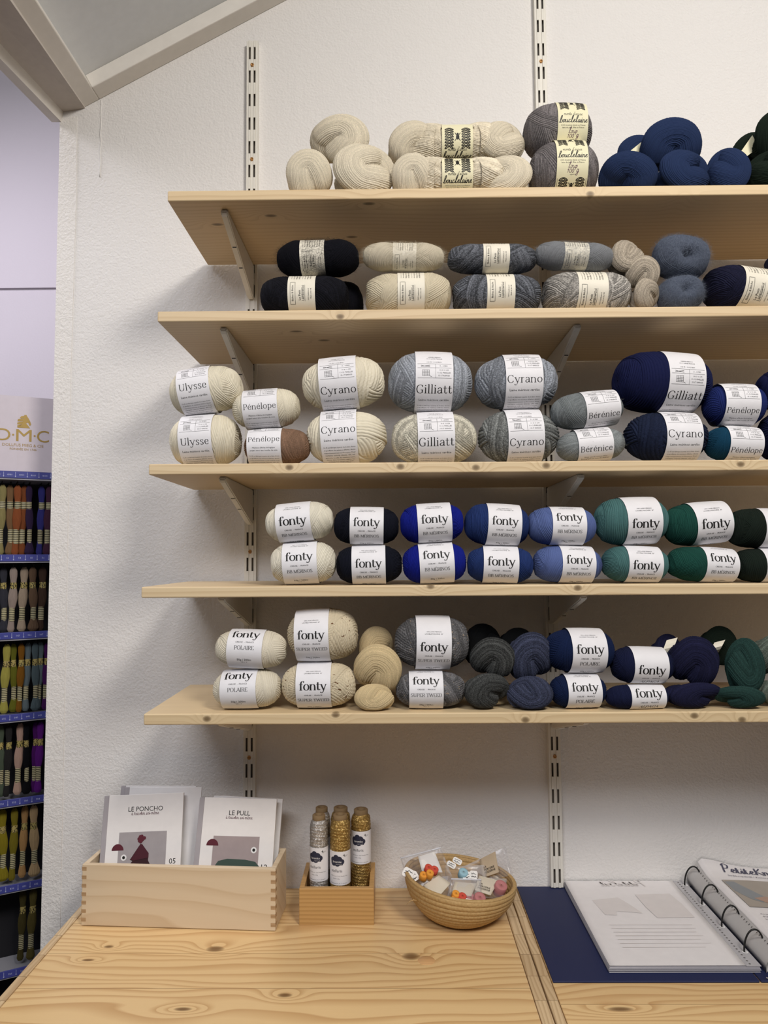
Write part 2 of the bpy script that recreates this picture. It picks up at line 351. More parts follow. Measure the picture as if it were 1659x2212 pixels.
SCR = {
 'b': (3.1, [('c', [(0, 0), (1, 2), (2, 6), (1.6, 7.5), (.9, 6), (.9, 1), (1.8, 0), (2.8, 1), (2.6, 2.6), (3.2, 2.7)])]),
 'o': (2.7, [('c', [(2, 2.8), (1, 3.2), (.5, 1.6), (1.2, .2), (2.2, 1), (2.2, 2.6), (1.8, 3), (2.8, 2.7)])]),
 'u': (3.3, [('c', [(0, 2.8), (.5, 3), (.6, 1), (1.3, .2), (2.2, 1.4), (2.4, 3), (2.4, 1), (3, .2), (3.5, .8)])]),
 'c': (2.5, [('c', [(2, 2.7), (1.2, 3.3), (.5, 1.8), (1, .3), (2, .5), (2.6, 1.1)])]),
 'l': (2.4, [('c', [(0, .5), (1.2, 3), (2, 6.5), (1.5, 7.5), (.9, 5.5), (1, 1), (1.8, .2), (2.6, 1)])]),
 'e': (2.6, [('c', e_)]), 'ê': (2.6, [('c', e_), ('l', [(.8, 4.4), (1.5, 5.3), (2.2, 4.4)])]),
 'a': (3.1, [('c', a_)]), 'à': (3.1, [('c', a_), ('l', [(.9, 5.4), (1.9, 4.4)])]),
 'i': (1.6, [('c', [(0, 1), (.7, 3), (.7, 1), (1.2, .2), (1.8, .9)]), ('d', 1.0, 4.6, .35)]),
 'n': (3.0, n_), 'm': (4.0, m_),
 'p': (2.8, [('c', [(0, 2), (.7, 3), (.5, -2.2), (.8, 2), (1.8, 3), (2.2, 1.6), (1.4, .2), (.7, .6)])]),
 'g': (2.9, [('c', [(2, 2.8), (1, 3.2), (.5, 1.5), (1.1, .3), (2, 1.5), (2.2, 3), (2, -1.5), (1, -2.4), (.4, -1.4), (2.8, .8)])]),
 'k': (2.8, [('c', [(0, .5), (1.2, 4), (1.5, 7), (.9, 6), (.7, 0)]), ('c', [(.7, 1.5), (2, 3), (1.2, 1.8), (2.4, .2), (3, .8)])]),
 '1': (1.9, [('l', [(.3, 2.6), (1, 3.6), (.9, 0)])]), '0': (2.6, [('c', ell(1.3, 1.7, .9, 1.7))]),
 't': (2.0, [('c', [(0, 1), (.8, 5.2), (.7, .9), (1.4, .2), (2.1, .8)]), ('l', [(0, 3.4), (1.7, 3.5)])]),
 'r': (2.3, [('c', [(0, 1), (.6, 3.2), (1.3, 2.8), (1.3, .8), (1.9, .2), (2.4, .8)])]),
 's': (2.1, [('c', [(0, .8), (1, 3.2), (1.5, 1.2), (.7, .1), (.2, .6), (2.2, .6)])]),
 'd': (2.9, [('c', [(2, 2.8), (1, 3.2), (.5, 1.5), (1.1, .2), (2, 1.6), (2.3, 7), (2.1, 1), (2.7, .2), (3.1, .9)])]),
 'P': (3.2, [('c', [(.3, 0), (.6, 3.5), (1.0, 6.6)]), ('c', [(.1, 5.5), (1.5, 7), (3.1, 6.2), (2.6, 4), (.8, 3.3)])]),
 'K': (3.3, [('c', [(.5, 0), (.7, 3.3), (1, 6.6)]), ('c', [(3.2, 6.6), (1.8, 4.4), (.8, 3.2), (2, 1.8), (3.3, 0)])]),
 'M': (5.0, [('c', [(.2, 0), (1.2, 6.5), (2.3, 1.5), (3.6, 6.5), (4.2, .3), (5, .8)])]),
 'A': (4.2, [('c', [(.2, 0), (2, 6.6), (3.4, .4), (4.2, .8)]), ('l', [(.9, 2.4), (3, 2.4)])]),
 "'": (1.0, [('l', [(.4, 6.4), (.3, 5)])]), '-': (2.0, [('l', [(.3, 1.6), (1.7, 1.6)])]), ' ': (2.0, []), '.': (1, [('d', .4, .2, .3)]),
}
def write(table, s, T, t, slant=0.0, gap=0.0):
    V = []; F = []; n = 0; x = 0.0
    def add(v, f):
        nonlocal n
        v = np.array(v, float)
        v = np.stack([v[:, 0] + x + slant * v[:, 1], v[:, 1]], 1)
        V.append(v); F.extend([tuple(i + n for i in q) for q in f]); n += len(v)
    for ch in s:
        adv, st = table.get(ch, table[' '])
        for q in st:
            if q[0] == 's': add(*rect(q[1] - q[3] / 2, q[2] - t * .5, q[1] + q[3] / 2, q[2] + t * .5))
            elif q[0] == 'd': add(*disc(q[1], q[2], q[3]))
            else:
                k = q[2] if len(q) > 2 else 1.0
                add(*stroke(q[1], max(T * k, t), t, q[0] == 'c'))
        x += adv + gap
    V = np.concatenate(V); lo, hi = V[:, 0].min(), V[:, 0].max()
    V[:, 0] -= (lo + hi) / 2
    return V, F, hi - lo
_sans = {}
def sans(s, res=2):
    if (s, res) not in _sans:
        cu = bpy.data.curves.new('t', 'FONT'); cu.body = s; cu.resolution_u = res; cu.fill_mode = 'FRONT'
        ob = bpy.data.objects.new('t', cu)
        me = bpy.data.meshes.new_from_object(ob)
        V = np.zeros(len(me.vertices) * 3); me.vertices.foreach_get('co', V); V = V.reshape(-1, 3)[:, :2]
        F = [tuple(p.vertices) for p in me.polygons]
        bpy.data.objects.remove(ob); bpy.data.curves.remove(cu); bpy.data.meshes.remove(me)
        lo, hi = V[:, 0].min(), V[:, 0].max(); V[:, 0] -= (lo + hi) / 2
        _sans[(s, res)] = (V, F, hi - lo)
    return _sans[(s, res)]
class Ink:                                  # flat artwork gathered in 2D, mapped onto a surface as one mesh
    def __init__(s): s.V = []; s.F = []; s.n = 0
    def add(s, V, F, sc=1.0, x=0.0, y=0.0, rot=0.0, sy=None):
        V = np.array(V, float) * np.array([sc, sy or sc])
        if rot: c, q = math.cos(rot), math.sin(rot); V = V @ np.array([[c, q], [-q, c]])
        s.V.append(V + (x, y)); s.F += [tuple(i + s.n for i in f) for f in F]; s.n += len(V); return s
    def text(s, font, body, width, x, y, rot=0.0, T=1.0, t=0.3, slant=0.0, gap=0.0, res=2, sy=1.0):
        V, F, wd = write(font, body, T, t, slant, gap) if font else sans(body, res)
        sc = width / wd
        return s.add(V, F, sc, x, y, rot, sc * sy)
    def line(s, pts, wd, curve=False): return s.add(*stroke(pts, wd, wd, curve))
    def rect(s, *a): return s.add(*rect(*a))
    def frame(s, x0, y0, x1, y1, wd): return s.line([(x0, y0), (x1, y0), (x1, y1), (x0, y1), (x0, y0)], wd)
    def build(s, name, f, mat, parent):
        V = np.concatenate(s.V); P = f(V[:, 0], V[:, 1])
        return link(name, mesh(name, P, s.F), mat, parent)
# ------------------------------------------------------------------ the room
WX = -0.398                                   # left end of the plastered wall
M_wall = plaster('white_plaster', '#E9E6E3', 0.42, 210.0)
M_band = plaster('white_wall_covering', '#EBE7E2', 0.45, 230.0)
M_far = plaster('far_wall_paint', '#E4DCE4', 0.10, 160.0)
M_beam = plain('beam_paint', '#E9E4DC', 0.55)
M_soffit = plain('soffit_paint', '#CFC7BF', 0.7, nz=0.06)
M_panel = plain('grey_pane', '#E6EAEE', 0.5)
M_floor = wood('floor_boards', '#463B32', '#2E2620', 40, plank=0.12)

def slope_z(x): return 2.491 + (x + 0.3199) * 0.5405
def struct(o): o['kind'] = 'structure'; return o

b = B(); b.prism([(WX, 0.0), (2.3, 0.0), (2.3, slope_z(2.3) + .02), (WX, slope_z(WX) + .02)], 0.09, Matrix(((1, 0, 0, 0), (0, 0, 1, 0), (0, 1, 0, 0), (0, 0, 0, 1))))
struct(b.build('wall_back', M_wall))
b = B()
P = [at(133, 240, 0)[0], at(88, 1940, 0)[0]]
b.prism([(WX - .010, 0.0), (WX + .030, 0.0), (WX + .030, 1.9), (WX + .034, 2.30), (WX + .032, 2.455), (WX - .003, 2.452), (WX - .004, 2.0)], 0.0015, Matrix(((1, 0, 0, 0), (0, 0, 1, -.0014), (0, 1, 0, 0), (0, 0, 0, 1))))
struct(b.build('trim_1', M_band))
# raised wallpaper seam running down from the roof beam
b = B(); sx = at(218, 260, 0)[0]
b.tube([(sx + .0008 * math.sin(k * 1.7), -.0002, slope_z(sx) - .003 - k * .011) for k in range(16)], .0013, 6)
struct(b.build('trim_2', M_wall))
b = B(); b.box((-5, -6, -0.05), (5, 1.2, 0)); struct(b.build('floor', M_floor))
b = B(); b.box((-2.6, 0.80, 0), (0.3, 0.88, 3.8)); struct(b.build('wall_far', M_far))
zs = at(50, 619, .78)[2]
b = B(); b.box((-2.6, 0.790, zs), (0.3, 0.80, 3.8)); struct(b.build('wall_far_upper', M_far))
# sloping ceiling: grey pane in a white frame, parallel to the slope (direction u along the slope in xz)
th = math.atan(0.5405); ux, uz = math.cos(th), math.sin(th)
def SL(u, v, y):                               # u along slope from the reference point, v perpendicular (up), y depth
    return (-0.3199 + u * ux - v * uz, y, 2.491 + u * uz + v * ux)
def slab(u0, u1, v0, v1, y0, y1, name, mat, bev=0.0):
    b = B(); M = Matrix(((ux, 0, -uz, -0.3199), (0, 1, 0, 0), (uz, 0, ux, 2.491), (0, 0, 0, 1)))
    b.box((u0, y0, v0), (u1, y1, v1), bev, 2, M); return struct(b.build(name, mat))
slab(-.02, 2.9, 0.030, 0.06, -1.6, 0.0, 'ceiling', M_panel)
slab(0.0, 2.9, 0.0, 0.030, -0.040, 0.0, 'trim_3', M_beam, .002)
slab(-.038, 0.0, 0.0, 0.034, -1.6, 0.0, 'trim_4', M_beam, .002)
slab(-.04, 2.9, 0.0, 0.034, -1.6, -1.56, 'trim_5', M_beam)
# soffit of the opening to the back room, with its lip
z0 = at(137, 242, 0)[2]
pC, pD = at(184, 234, 0), at(137, 242, 0)
qC = np.array([pC[0], -0.75, z0]); qD = atz(0, 94, z0 + .002); s = (-0.75) / qD[1]; qD = pD + (qD - pD) * s
b = B(); b.quad(pC, pD, qD, qC); b.quad(pC + (0, 0, .02), qC + (0, 0, .02), qD + (0, 0, .02), pD + (0, 0, .02))
b.quad(pC, qC, qC + (0, 0, .03), pC + (0, 0, .03))
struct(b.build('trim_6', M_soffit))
eE = at(133, 264, 0); eN = atz(0, 126, eE[2]); eN = eE + (eN - eE) * (-0.75 / eN[1])
b = B(); b.quad(pD, qD, eN, eE); b.quad(pD + (-.02, 0, .01), eE + (-.02, 0, 0), eN + (-.02, 0, 0), qD + (-.02, 0, .01)); b.quad(eE, eN, eN + (-.02, 0, 0), eE + (-.02, 0, 0))
struct(b.build('trim_7', M_beam))

# ------------------------------------------------------------------ wall rails, brackets, shelves
M_rail = plain('white_enamel', '#EAE6DC', 0.35)
M_hole = plain('galvanised_web', '#8E857A', 0.8)
M_screw = plain('brass_screw', '#B98A55', 0.35, 0.7)
M_black = plain('black_plastic', '#141414', 0.5)
SPX = 0.59292
def rail(x, ztop, label):
    r = tag(empty('wall_rail', (x, 0, 0.905)), label, 'shelf rail', 'slotted rails on the wall')
    H = ztop - 0.905; b = B()
    y1 = -.0145; wd = .0118
    b.box((-wd, -.013, 0), (-wd + .002, 0, H)); b.box((wd - .002, -.013, 0), (wd, 0, H))
    # the face, left open at the slots
    for xa, xb, yy in ((-wd, -.0072, y1 + .001), (-.0028, .0028, y1 + .0012), (.0072, wd, y1 + .001)): b.box((xa, yy, 0), (xb, yy + .0015, H), .0004, 1)
    zt = 2.5900 - 0.905; cuts = []
    k = -8
    while zt - .05 * k > -.02:
        cuts.append((zt - .05 * k - .0262, zt - .05 * k)); k += 1
    cuts = sorted(c for c in cuts if c[1] < H - .004 and c[1] > .004)
    for sgn in (-1, 1):
        prev = 0.0
        xa, xb = sorted((sgn * .0028, sgn * .0072))
        for lo, hi in cuts + [(H, H)]:
            if lo > prev: b.box((xa, y1, prev), (xb, y1 + .0015, lo))
            for xx in (xa, xb - .0003): b.box((xx, y1, max(lo, prev)), (xx + .0003, y1 + .0015, hi))
            prev = hi
    b.build('channel', M_rail, r)
    b = B(); b.box((-wd + .002, -.003, 0), (wd - .002, -.001, H)); b.build('back_web', M_hole, r)
    z = zt - .05 * 0.51 - .0118
    zz = []
    for kk in (0, 4, 20, 28, 36, 12, -4, 33, 34):
        zc = zt - .05 * kk - .0262 - .0119
        if 0.02 < zc < H - .01 and (kk not in (34, 33, 12, 36) or (kk == 34 and x > .3)): zz.append(zc)
    for zc in zz:
        b = B(); b.lathe([(0.0001, .0012), (.0016, .0012), (.0019, .0024), (.0034, .0024), (.0040, 0)], 20, Matrix.Translation((0, y1 + .0014, zc)) @ Matrix.Rotation(PI / 2, 4, 'X'))
        sc = b.build('screw', M_screw, r)
    return r
rail(0.0, 2.604, 'left slotted white wall rail, top end free above the top shelf')
rail(SPX, 2.86, 'right slotted white wall rail behind the dark grey ball, running out of the top')

# shelf boards: (left x, top z, knots as photo points on the front edge)
shelf_spec = [
 (-.0873, 2.1470, 'topmost', '#D8BF97', [(797, 440, 1), (1275, 419, 0), (585, 466, 1), (1480, 432, 0), (470, 485, 1), (760, 512, 1)]),
 (-.1015, 1.9440, 'second from the top', '#D9C19B', [(735, 684, 0), (700, 735, 1), (640, 716, 1)]),
 (-.1127, 1.6923, 'middle', '#D9C29C', [(865, 1008, 0), (1028, 1010, 0), (1180, 1006, 0), (625, 1010, 0), (1600, 1003, 0)]),
 (-.1221, 1.4943, 'fourth from the top', '#DBC49E', [(1248, 1270, 0), (930, 1266, 0)]),
 (-.1157, 1.2937, 'lowest', '#DAC29A', [(447, 1553, 0), (725, 1544, 0), (1135, 1555, 0), (1500, 1546, 0), (1603, 1555, 0)]),
]
SH = 0.0175; YF, YB = -.289, -.018
for i, (xl, zt, nm, light, kn) in enumerate(shelf_spec):
    knots = []
    for (px, py, under) in kn:
        if under: p = atz(px, py, zt - SH); knots.append((p[0], p[1], p[2], .012, .006, .02))
        else: p = at(px, py, YF); knots.append((p[0], p[1], p[2], .0075, .02, .0055))
    m = wood('pine_shelf_%d' % i, light, '#A98558', freq=75 + 6 * i, warp=3.2, soft=1.15, knots=knots, off=i * 3.1, rough=0.5, line=.7)
    o = tag(empty('shelf', (xl, YB, zt)), '%s pine shelf board with knots, %s' % (nm, ['holding cream, grey and blue skeins', 'carrying fuzzy balls with cream bands', 'carrying balls with tall grey-white bands', 'carrying paired balls from white to green', 'with brackets hidden beneath, over the counter'][i]), 'shelf', 'pine shelf boards')
    b = B(); b.box((xl, YF, zt - SH), (1.34, YB, zt), .0022, 3)
    for v in b.bm.verts: v.co -= Vector((xl, YB, zt))
    ob = b.build('board', m, o)
    # keep the texture in world space for this board
    for v in ob.data.vertices: v.co += Vector((xl, YB, zt))
    ob.location = (-xl, -YB, -zt)

def bracket(x, ztop, hh, label):
    r = tag(empty('shelf_bracket', (x, -.0145, ztop)), label, 'bracket', 'white shelf brackets')
    L = .243; w2 = .0058
    side = [(0, 0), (-L, 0), (-L - .002, -.004), (-L + .002, -.0095), (-.150, -hh * .62 - .001), (-.012, -hh), (0, -hh - .002)]
    b = B()
    M = Matrix(((0, 0, 1, -w2), (1, 0, 0, 0), (0, 1, 0, 0), (0, 0, 0, 1)))
    b.prism([(0, 0), (-L, 0), (-L - .0015, -.005), (-L + .003, -.0095), (-.018, -hh), (0, -hh - .002)], 2 * w2, M)
    bmesh.ops.bevel(b.bm, geom=list(b.bm.edges), offset=.0018, segments=3, affect='EDGES')
    ob = b.build('arm', M_rail, r)
    for f in (.36, .62):
        yy = -L + .003 + (L - .021) * f; zz = -.0095 - (hh - .0095) * f
        b = B(); b.box((-.0034, yy - .0018, zz - .0004), (.0034, yy + .0018, zz + .003)); b.build('clip_slot', M_black, r)
    for q in (-.006, -hh + .030):
        b = B(); b.box((-.0009 + .005, -.002, q - .022), (.0009 + .005, .006, q)); b.box((-.0009 - .005, -.002, q - .022), (.0009 - .005, .006, q)); b.build('hook', M_black, r)
    return r
names = ['topmost', 'second', 'middle', 'fourth', 'lowest']
for i, (xl, zt, nm, *_r) in enumerate(shelf_spec):
    bracket(0.0, zt - SH, .068, 'white steel bracket on the left rail under the %s shelf' % nm)
    if i > 0: bracket(SPX, zt - SH, .068, 'white steel bracket on the right rail under the %s shelf' % nm)
# ------------------------------------------------------------------ yarn
def sgnpow(x, e): return np.sign(x) * np.abs(x) ** e
EX = 0.86
PROF = {}
def set_tone(me, tone):
    a = me.attributes.new('tone', 'FLOAT', 'POINT'); a.data.foreach_set('value', tone.ravel().astype(np.float32))
def ball_unit(seed, pitch, amp, nb=9, tilt=0.55, e_r=0.80, waist=0.03, ply=0.0, res=5.2, half=0.5, upright=0.0, dimple=None):
    """unit ball wound along X: bands of parallel strands laid over one another as real ridges"""
    rng = np.random.default_rng(seed)
    du = pitch / res
    nu = int(2 * PI / du); nv = int(3.5 / du)
    v = np.linspace(0.004, PI - 0.004, nv)[:, None]; u = (np.arange(nu) * 2 * PI / nu)[None, :]
    d = np.stack([np.cos(v) + 0 * u, -np.sin(v) * np.cos(u), np.sin(v) * np.sin(u)], -1)
    X = sgnpow(np.cos(v), EX); Rr = np.sin(v) ** e_r
    bul = 1.0 - waist * np.exp(-(X / half) ** 4)
    base = np.stack([X + 0 * u, -Rr * bul * np.cos(u), Rr * bul * np.sin(u)], -1)
    nrm = np.stack([X * 0.75 + 0 * u, -np.sin(v) * np.cos(u), np.sin(v) * np.sin(u)], -1); nrm /= np.linalg.norm(nrm, axis=-1, keepdims=True)
    wob = 0.012 * np.sin(3 * d[..., 1] + 5 * d[..., 2] + seed) + 0.008 * np.sin(9 * d[..., 0] + 7 * d[..., 1])
    L = np.zeros((nv, nu)); H = np.zeros((nv, nu)); tone = np.zeros((nv, nu))
    tab = rng.random(4096)
    for k in range(nb):
        if upright and k > 1 and rng.random() < upright:
            ax = np.array([rng.normal() * .9, rng.normal() * .9, rng.normal() * .18])
        else:
            az = rng.random() * 2 * PI; tl = tilt * (0.25 + 0.75 * rng.random()) if k else 0.95
            ax = np.array([math.cos(tl), math.sin(tl) * math.cos(az), math.sin(tl) * math.sin(az)])
        ax /= np.linalg.norm(ax)
        t = d @ ax
        s = np.arcsin(np.clip(t, -1, 1)) + wob
        c = rng.uniform(-.55, .55) if k else 0; wd = rng.uniform(.16, .42) if k else 9
        # direction along the strand
        e1 = np.cross(ax, [0.3, 0.5, 0.8]); e1 /= np.linalg.norm(e1); e2 = np.cross(ax, e1)
        al = np.arctan2(d @ e2, d @ e1)
        q = s / pitch + 0.35 * np.sin(al * 2.3 + k) + 0.2 * np.sin(al * 5.1 + 2 * k)
        idx = np.floor(q); fr = q - idx
        rid = np.sqrt(np.clip(1 - (2 * fr - 1) ** 2, 0, 1))
        if ply: rid = rid * (1 - ply * 0.5 * (1 + np.sin(2 * PI * (al / (pitch * 1.5) + fr * 1.2))))
        h = amp * rid + amp * 0.25 * (tab[(idx.astype(int) * 37 + k * 101) % 4096] - .5)
        inb = (np.abs(s - c) < wd)
        edge = np.clip((wd - np.abs(s - c)) / (pitch * 1.3), 0, 1)
        Lk = L + amp * 0.6 * edge * np.clip(1 - L / (amp * 1.5), 0, 1) if k else L
        H = np.where(inb, Lk + h, H); L = np.where(inb, Lk, L)
        tone = np.where(inb, tab[(idx.astype(int) * 13 + k * 57) % 4096], tone)
    H *= np.clip(np.sin(v) / 0.12, 0.2, 1)
    P = base + nrm * (H - amp * 1.4)[..., None]
    if dimple:
        dd = np.array(dimple[:3]); dd = dd / np.linalg.norm(dd); ang = np.arccos(np.clip(d @ dd, -1, 1))
        P = P * (1 - dimple[3] * np.exp(-(ang / dimple[4]) ** 2))[..., None]
    mid = np.hypot(P[..., 1], P[..., 2]).max()
    P /= np.array([np.abs(P[..., 0]).max(), mid, mid])
    me = grid('yarn_winding', P, wrap=True)
    rad = np.hypot(P[..., 1], P[..., 2]).max(1); xm = P[..., 0].mean(1)
    PROF[me.name] = (xm[::-1], rad[::-1])
    set_tone(me, tone); return me
def fuzz_unit(seed, n=6500, ln=(.14, .42), lift=.30, wdt=.0032, e_r=.66):
    rng = np.random.default_rng(seed); V = []; F = []
    for i in range(n):
        v = math.acos(rng.uniform(-.98, .98)); u = rng.random() * 2 * PI
        p = np.array([math.copysign(abs(math.cos(v)) ** EX, math.cos(v)), -math.sin(v) ** e_r * math.cos(u), math.sin(v) ** e_r * math.sin(u)]) * 1.005
        nr = np.array([p[0], p[1], p[2]]) / np.linalg.norm(p)
        t = np.cross(nr, rng.normal(size=3)); t /= np.linalg.norm(t)
        l = rng.uniform(*ln); lf = lift * (.15 + .85 * rng.random()); sd = np.cross(nr, t) * wdt / 2
        cv = np.cross(nr, t) * rng.normal() * .25
        k = len(V)
        for j in range(4):
            f = j / 3; q = p * .97 + t * l * f * (1 - .3 * lf * f) + nr * l * lf * f * 1.1 + cv * l * f * f
            q = q + nr * .012
            ww = 1 - .6 * f
            V += [q - sd * ww, q + sd * ww]
        for j in range(3): F.append((k + 2 * j, k + 2 * j + 1, k + 2 * j + 3, k + 2 * j + 2))
    return mesh('fuzz_halo', V, F, True)
BU = {}; FUZZ = {}
def unit(kind):
    if kind not in BU:
        kk, s = kind.split(':'); s = int(s)
        if kk == 'fine': BU[kind] = ball_unit(10 + s, .062, .036, 9, .60, .66, .035)
        if kk == 'mid': BU[kind] = ball_unit(30 + s, .080, .036, 8, .55, .70, .03, ply=.25)
        if kk == 'round': BU[kind] = ball_unit(50 + s, .068, .028, 10, .7, .78, .02, ply=.15, upright=.55)
        if kk == 'chunky': BU[kind] = ball_unit(70 + s, .112, .050, 9, .62, .78, .02, ply=.12, upright=.3)
        if kk == 'tweed': BU[kind] = ball_unit(90 + s, .092, .042, 9, .62, .76, .02, ply=.40, upright=.35)
        if kk == 'lamb': BU[kind] = ball_unit(110 + s, .062, .030, 12, .95, .54, .095, half=.42)
        if kk == 'hair': BU[kind] = ball_unit(130 + s, .065, .026, 10, .9, .74, .17, half=.40)
        if kk == 'soft': BU[kind] = ball_unit(150 + s, .055, .024, 9, .8, .74, .02, upright=.5)
        if kk == 'donut': BU[kind] = ball_unit(160 + s, .07, .030, 12, 1.3, .80, .0, upright=.6, dimple=(.1, -1, .12 - .3 * s, .62, .30))
        if kk == 'wound': BU[kind] = ball_unit(170 + s, .058, .028, 26, 1.25, .80, .0)
        if kk == 'fuzz': BU[kind] = fuzz_unit(s)
        if kk == 'halo': BU[kind] = fuzz_unit(s + 40, 700, (.05, .14), .7, .0035)
    return BU[kind]

M_ink = plain('black_ink', '#171513', 0.6)
M_grey_ink = plain('grey_ink', '#5d5956', 0.6)
M_purple = plain('purple_pen_ink', '#5a3050', 0.6)
M_paper = plain('white_label_paper', '#E8E6E8', 0.6)
M_paperw = plain('warm_label_paper', '#EBE4D2', 0.6)
M_cream = plain('pale_yellow_label_paper', '#E9E2BE', 0.6)

PARA = ['Ce fil est fabriqué à partir de la laine douce', "et gonflante de mérinos d'Arles, élevés", 'respectueusement en Provence. Pour', 'certains coloris chinés, elle est', 'associée à celle de mérinos noirs,', 'élevés dans la même région. Ce', 'mélange leur donne une belle', 'profondeur de teinte.']
def ink_fonty(I, sub, small=True):
    I.text(SER, 'fonty', .80, 0, -.115, T=1.35, t=.30, gap=-.25)
    I.text(None, 'CREUSE  -  FRANCE', .52, 0, -.285, sy=.9)
    wdt = {'BB MÉRINOS': .72, 'POLAIRE': .56, 'SUPER TWEED': .90, 'ALPAGA': .56}[sub]
    I.text(SER, sub, wdt, 0, -.475, T=.95, t=.30, gap=.1 if sub == 'SUPER TWEED' else -.2, slant=.25 if sub == 'ALPAGA' else 0)
    if small:
        I.text(None, '50g | 200m', .40, 0, -.80); I.text(None, 'US 2 - 3', .16, 0, -.87)
        I.text(None, '100% LAINE MÉRINOS', .42, 0, .42); I.text(None, 'LAVABLE MACHINE  30°', .52, 0, .35)
def ink_rosa(I, name, para=True):
    wd = {'Cyrano': .93, 'Gilliatt': .95, 'Ulysse': .84, 'Pénélope': .92, 'Bérénice': .90}[name]
    I.text(SER, name, wd, 0, -.10, T=.85, t=.27, gap=.35)
    if name in ('Pénélope', 'Bérénice'):
        a = ["Mérinos d'Arles biologique", 'peigné avec une touche de soie'] if name == 'Pénélope' else ["Mohair extra fin, mérinos d'Arles", 'biologique et soie de mûrier']
        I.text(None, a[0], .66, 0, -.30, res=1); I.text(None, a[1], .80, 0, -.38, res=1); y = -.56
    else:
        I.text(None, 'Laine mérinos cardée', .80, 0, -.33, res=1); y = -.52
    for k, l in enumerate(PARA): I.text(None, l, (.88, .86, .86, .82, .82, .78, .70, .55)[k], 0, y - .085 * k, res=1)
    I.line([(-.45, .30), (.45, .30)], .006); I.line([(.03, .30), (.03, .70)], .006); I.line([(-.45, .58), (.45, .58)], .006); I.line([(-.45, .70), (.45, .70)], .006)
    for k in range(5):
        I.line([(-.32 + .045 * k, .36), (-.32 + .045 * k, .52)], .006); I.line([(-.33, .36 + .04 * k), (-.13, .36 + .04 * k)], .006)
    I.line([(-.13, .36), (-.07, .33)], .007)
    I.line([(-.36, .655), (-.26, .63), (-.12, .61)], .010); I.line([(-.36, .615), (-.26, .635), (-.12, .655)], .010)
    I.text(None, '3 - 4 MM', .20, .24, .62, res=1)
    for k, l in enumerate(('10 X 10 CM', '11-12 MAILLES', '15-17 RANGS')): I.text(None, l, (.24, .34, .30)[k], .25, .50 - .075 * k, res=1)
    I.text(None, '100 M / 110G ENV.', .40, 0, .74, res=1)
    I.text(None, '100 % LAINE FRANCE', .42, 0, .86, res=1); I.text(None, 'CARDÉE MÉRINOS', .34, 0, .93, res=1)
def ink_lamb(I, silk=False):
    q = PI / 2
    I.frame(-.40, -.42, -.22, .42, .012)
    I.text(None, 'Biches & Bûche', .58, -.285, 0, q)
    I.text(None, 'Le Petit', .36, -.02, -.08 if not silk else .0, q)
    I.text(None, 'Silk & Mohair' if silk else 'Lambswool', .56, .10, 0, q)
    I.line([(.025, -.22), (.025, .20)], .010); I.line([(.135, -.30), (.135, .30)], .010)
    I.text(None, '100% Lambswool' if not silk else '70% Mohair 30% Silk', .42, .28, -.05, q, res=1)
    I.text(None, 'Made in the UK' if not silk else 'Made in Italy', .38, .37, -.02, q, res=1)
    for k in range(8): I.text(None, ('washing instructions : hand wash cold', 'do not tumble dry', 'lavage à la main', 'sécher à plat')[k % 4], .50, -.36 + .10 * k, .86, q, res=1)
def loops(I, x, y0, y1, s, flip=1):
    y = y0
    while y < y1:
        I.line([(x + .065 * math.cos(t), y + flip * .035 * math.cos(t) + .024 * math.sin(t)) for t in np.linspace(0, 2 * PI, 9)], .024, True); y += s
def ink_boucle(I, name='wool', hand=False, pat=(.25, .85)):
    I.text(SCR, 'bouclelaine', .95, 0, -.10, T=.75, t=.32, slant=.22)
    I.text(SCR, "monts d'arrée".replace('é', 'e'), .62, 0, .14, T=.4, t=.3, slant=.2)
    I.text(None, '100% moutons élevés en France', .80, 0, -.20, res=1); I.text(None, 'laine de pays, filée en France', .72, 0, -.27, res=1)
    for y0, y1 in (pat, (-1.25, -.72)):
        for xx, fl in ((-.34, 1), (-.20, -1), (.20, 1), (.34, -1)): loops(I, xx, y0, y1, .085, fl)
        ym = (y0 + y1) / 2
        I.add(*disc(0, ym, .055, 14, .08)); I.add(*disc(0, ym + .10, .035, 12)); I.line([(-.09, ym + .14), (.09, ym - .12)], .02); I.line([(.09, ym + .14), (-.09, ym - .12)], .02)
    I.line([(.46, -1.2), (.46, -.72)], .01); I.line([(-.46, -1.2), (-.46, -.72)], .01); I.text(None, '- sport -', .2, 0, -.62, res=1)

def rho_prof(e_r, waist, half):
    def f(X):
        X = np.clip(np.abs(X), 0, .999); return (1 - X ** (2 / EX)) ** (e_r / 2) * (1 - waist * np.exp(-(X / half) ** 4))
    return f
KIND = {  # unit mesh family, profile, waist, depth to height
 'fonty': ('fine', .66, .035, 1.12), 'mid': ('mid', .70, .03, 1.12), 'tweed': ('tweed', .76, .02, 1.10), 'chunky': ('chunky', .78, .02, 1.06),
 'round': ('round', .78, .02, 1.06), 'fineround': ('fine', .66, .035, 1.08), 'lamb': ('lamb', .50, .075, 1.15), 'hair': ('hair', .74, .17, 1.15),
 'soft': ('soft', .74, .02, 1.12), 'donut': ('donut', .8, 0, 1.0), 'wound': ('wound', .80, 0, 1.05), 'penel': ('mid', .70, .03, 1.1)}
AMPS = {'fine': .026, 'mid': .036, 'round': .028, 'chunky': .05, 'tweed': .042, 'lamb': .03, 'hair': .014, 'soft': .012, 'donut': .03, 'wound': .028}
_seed = [0]
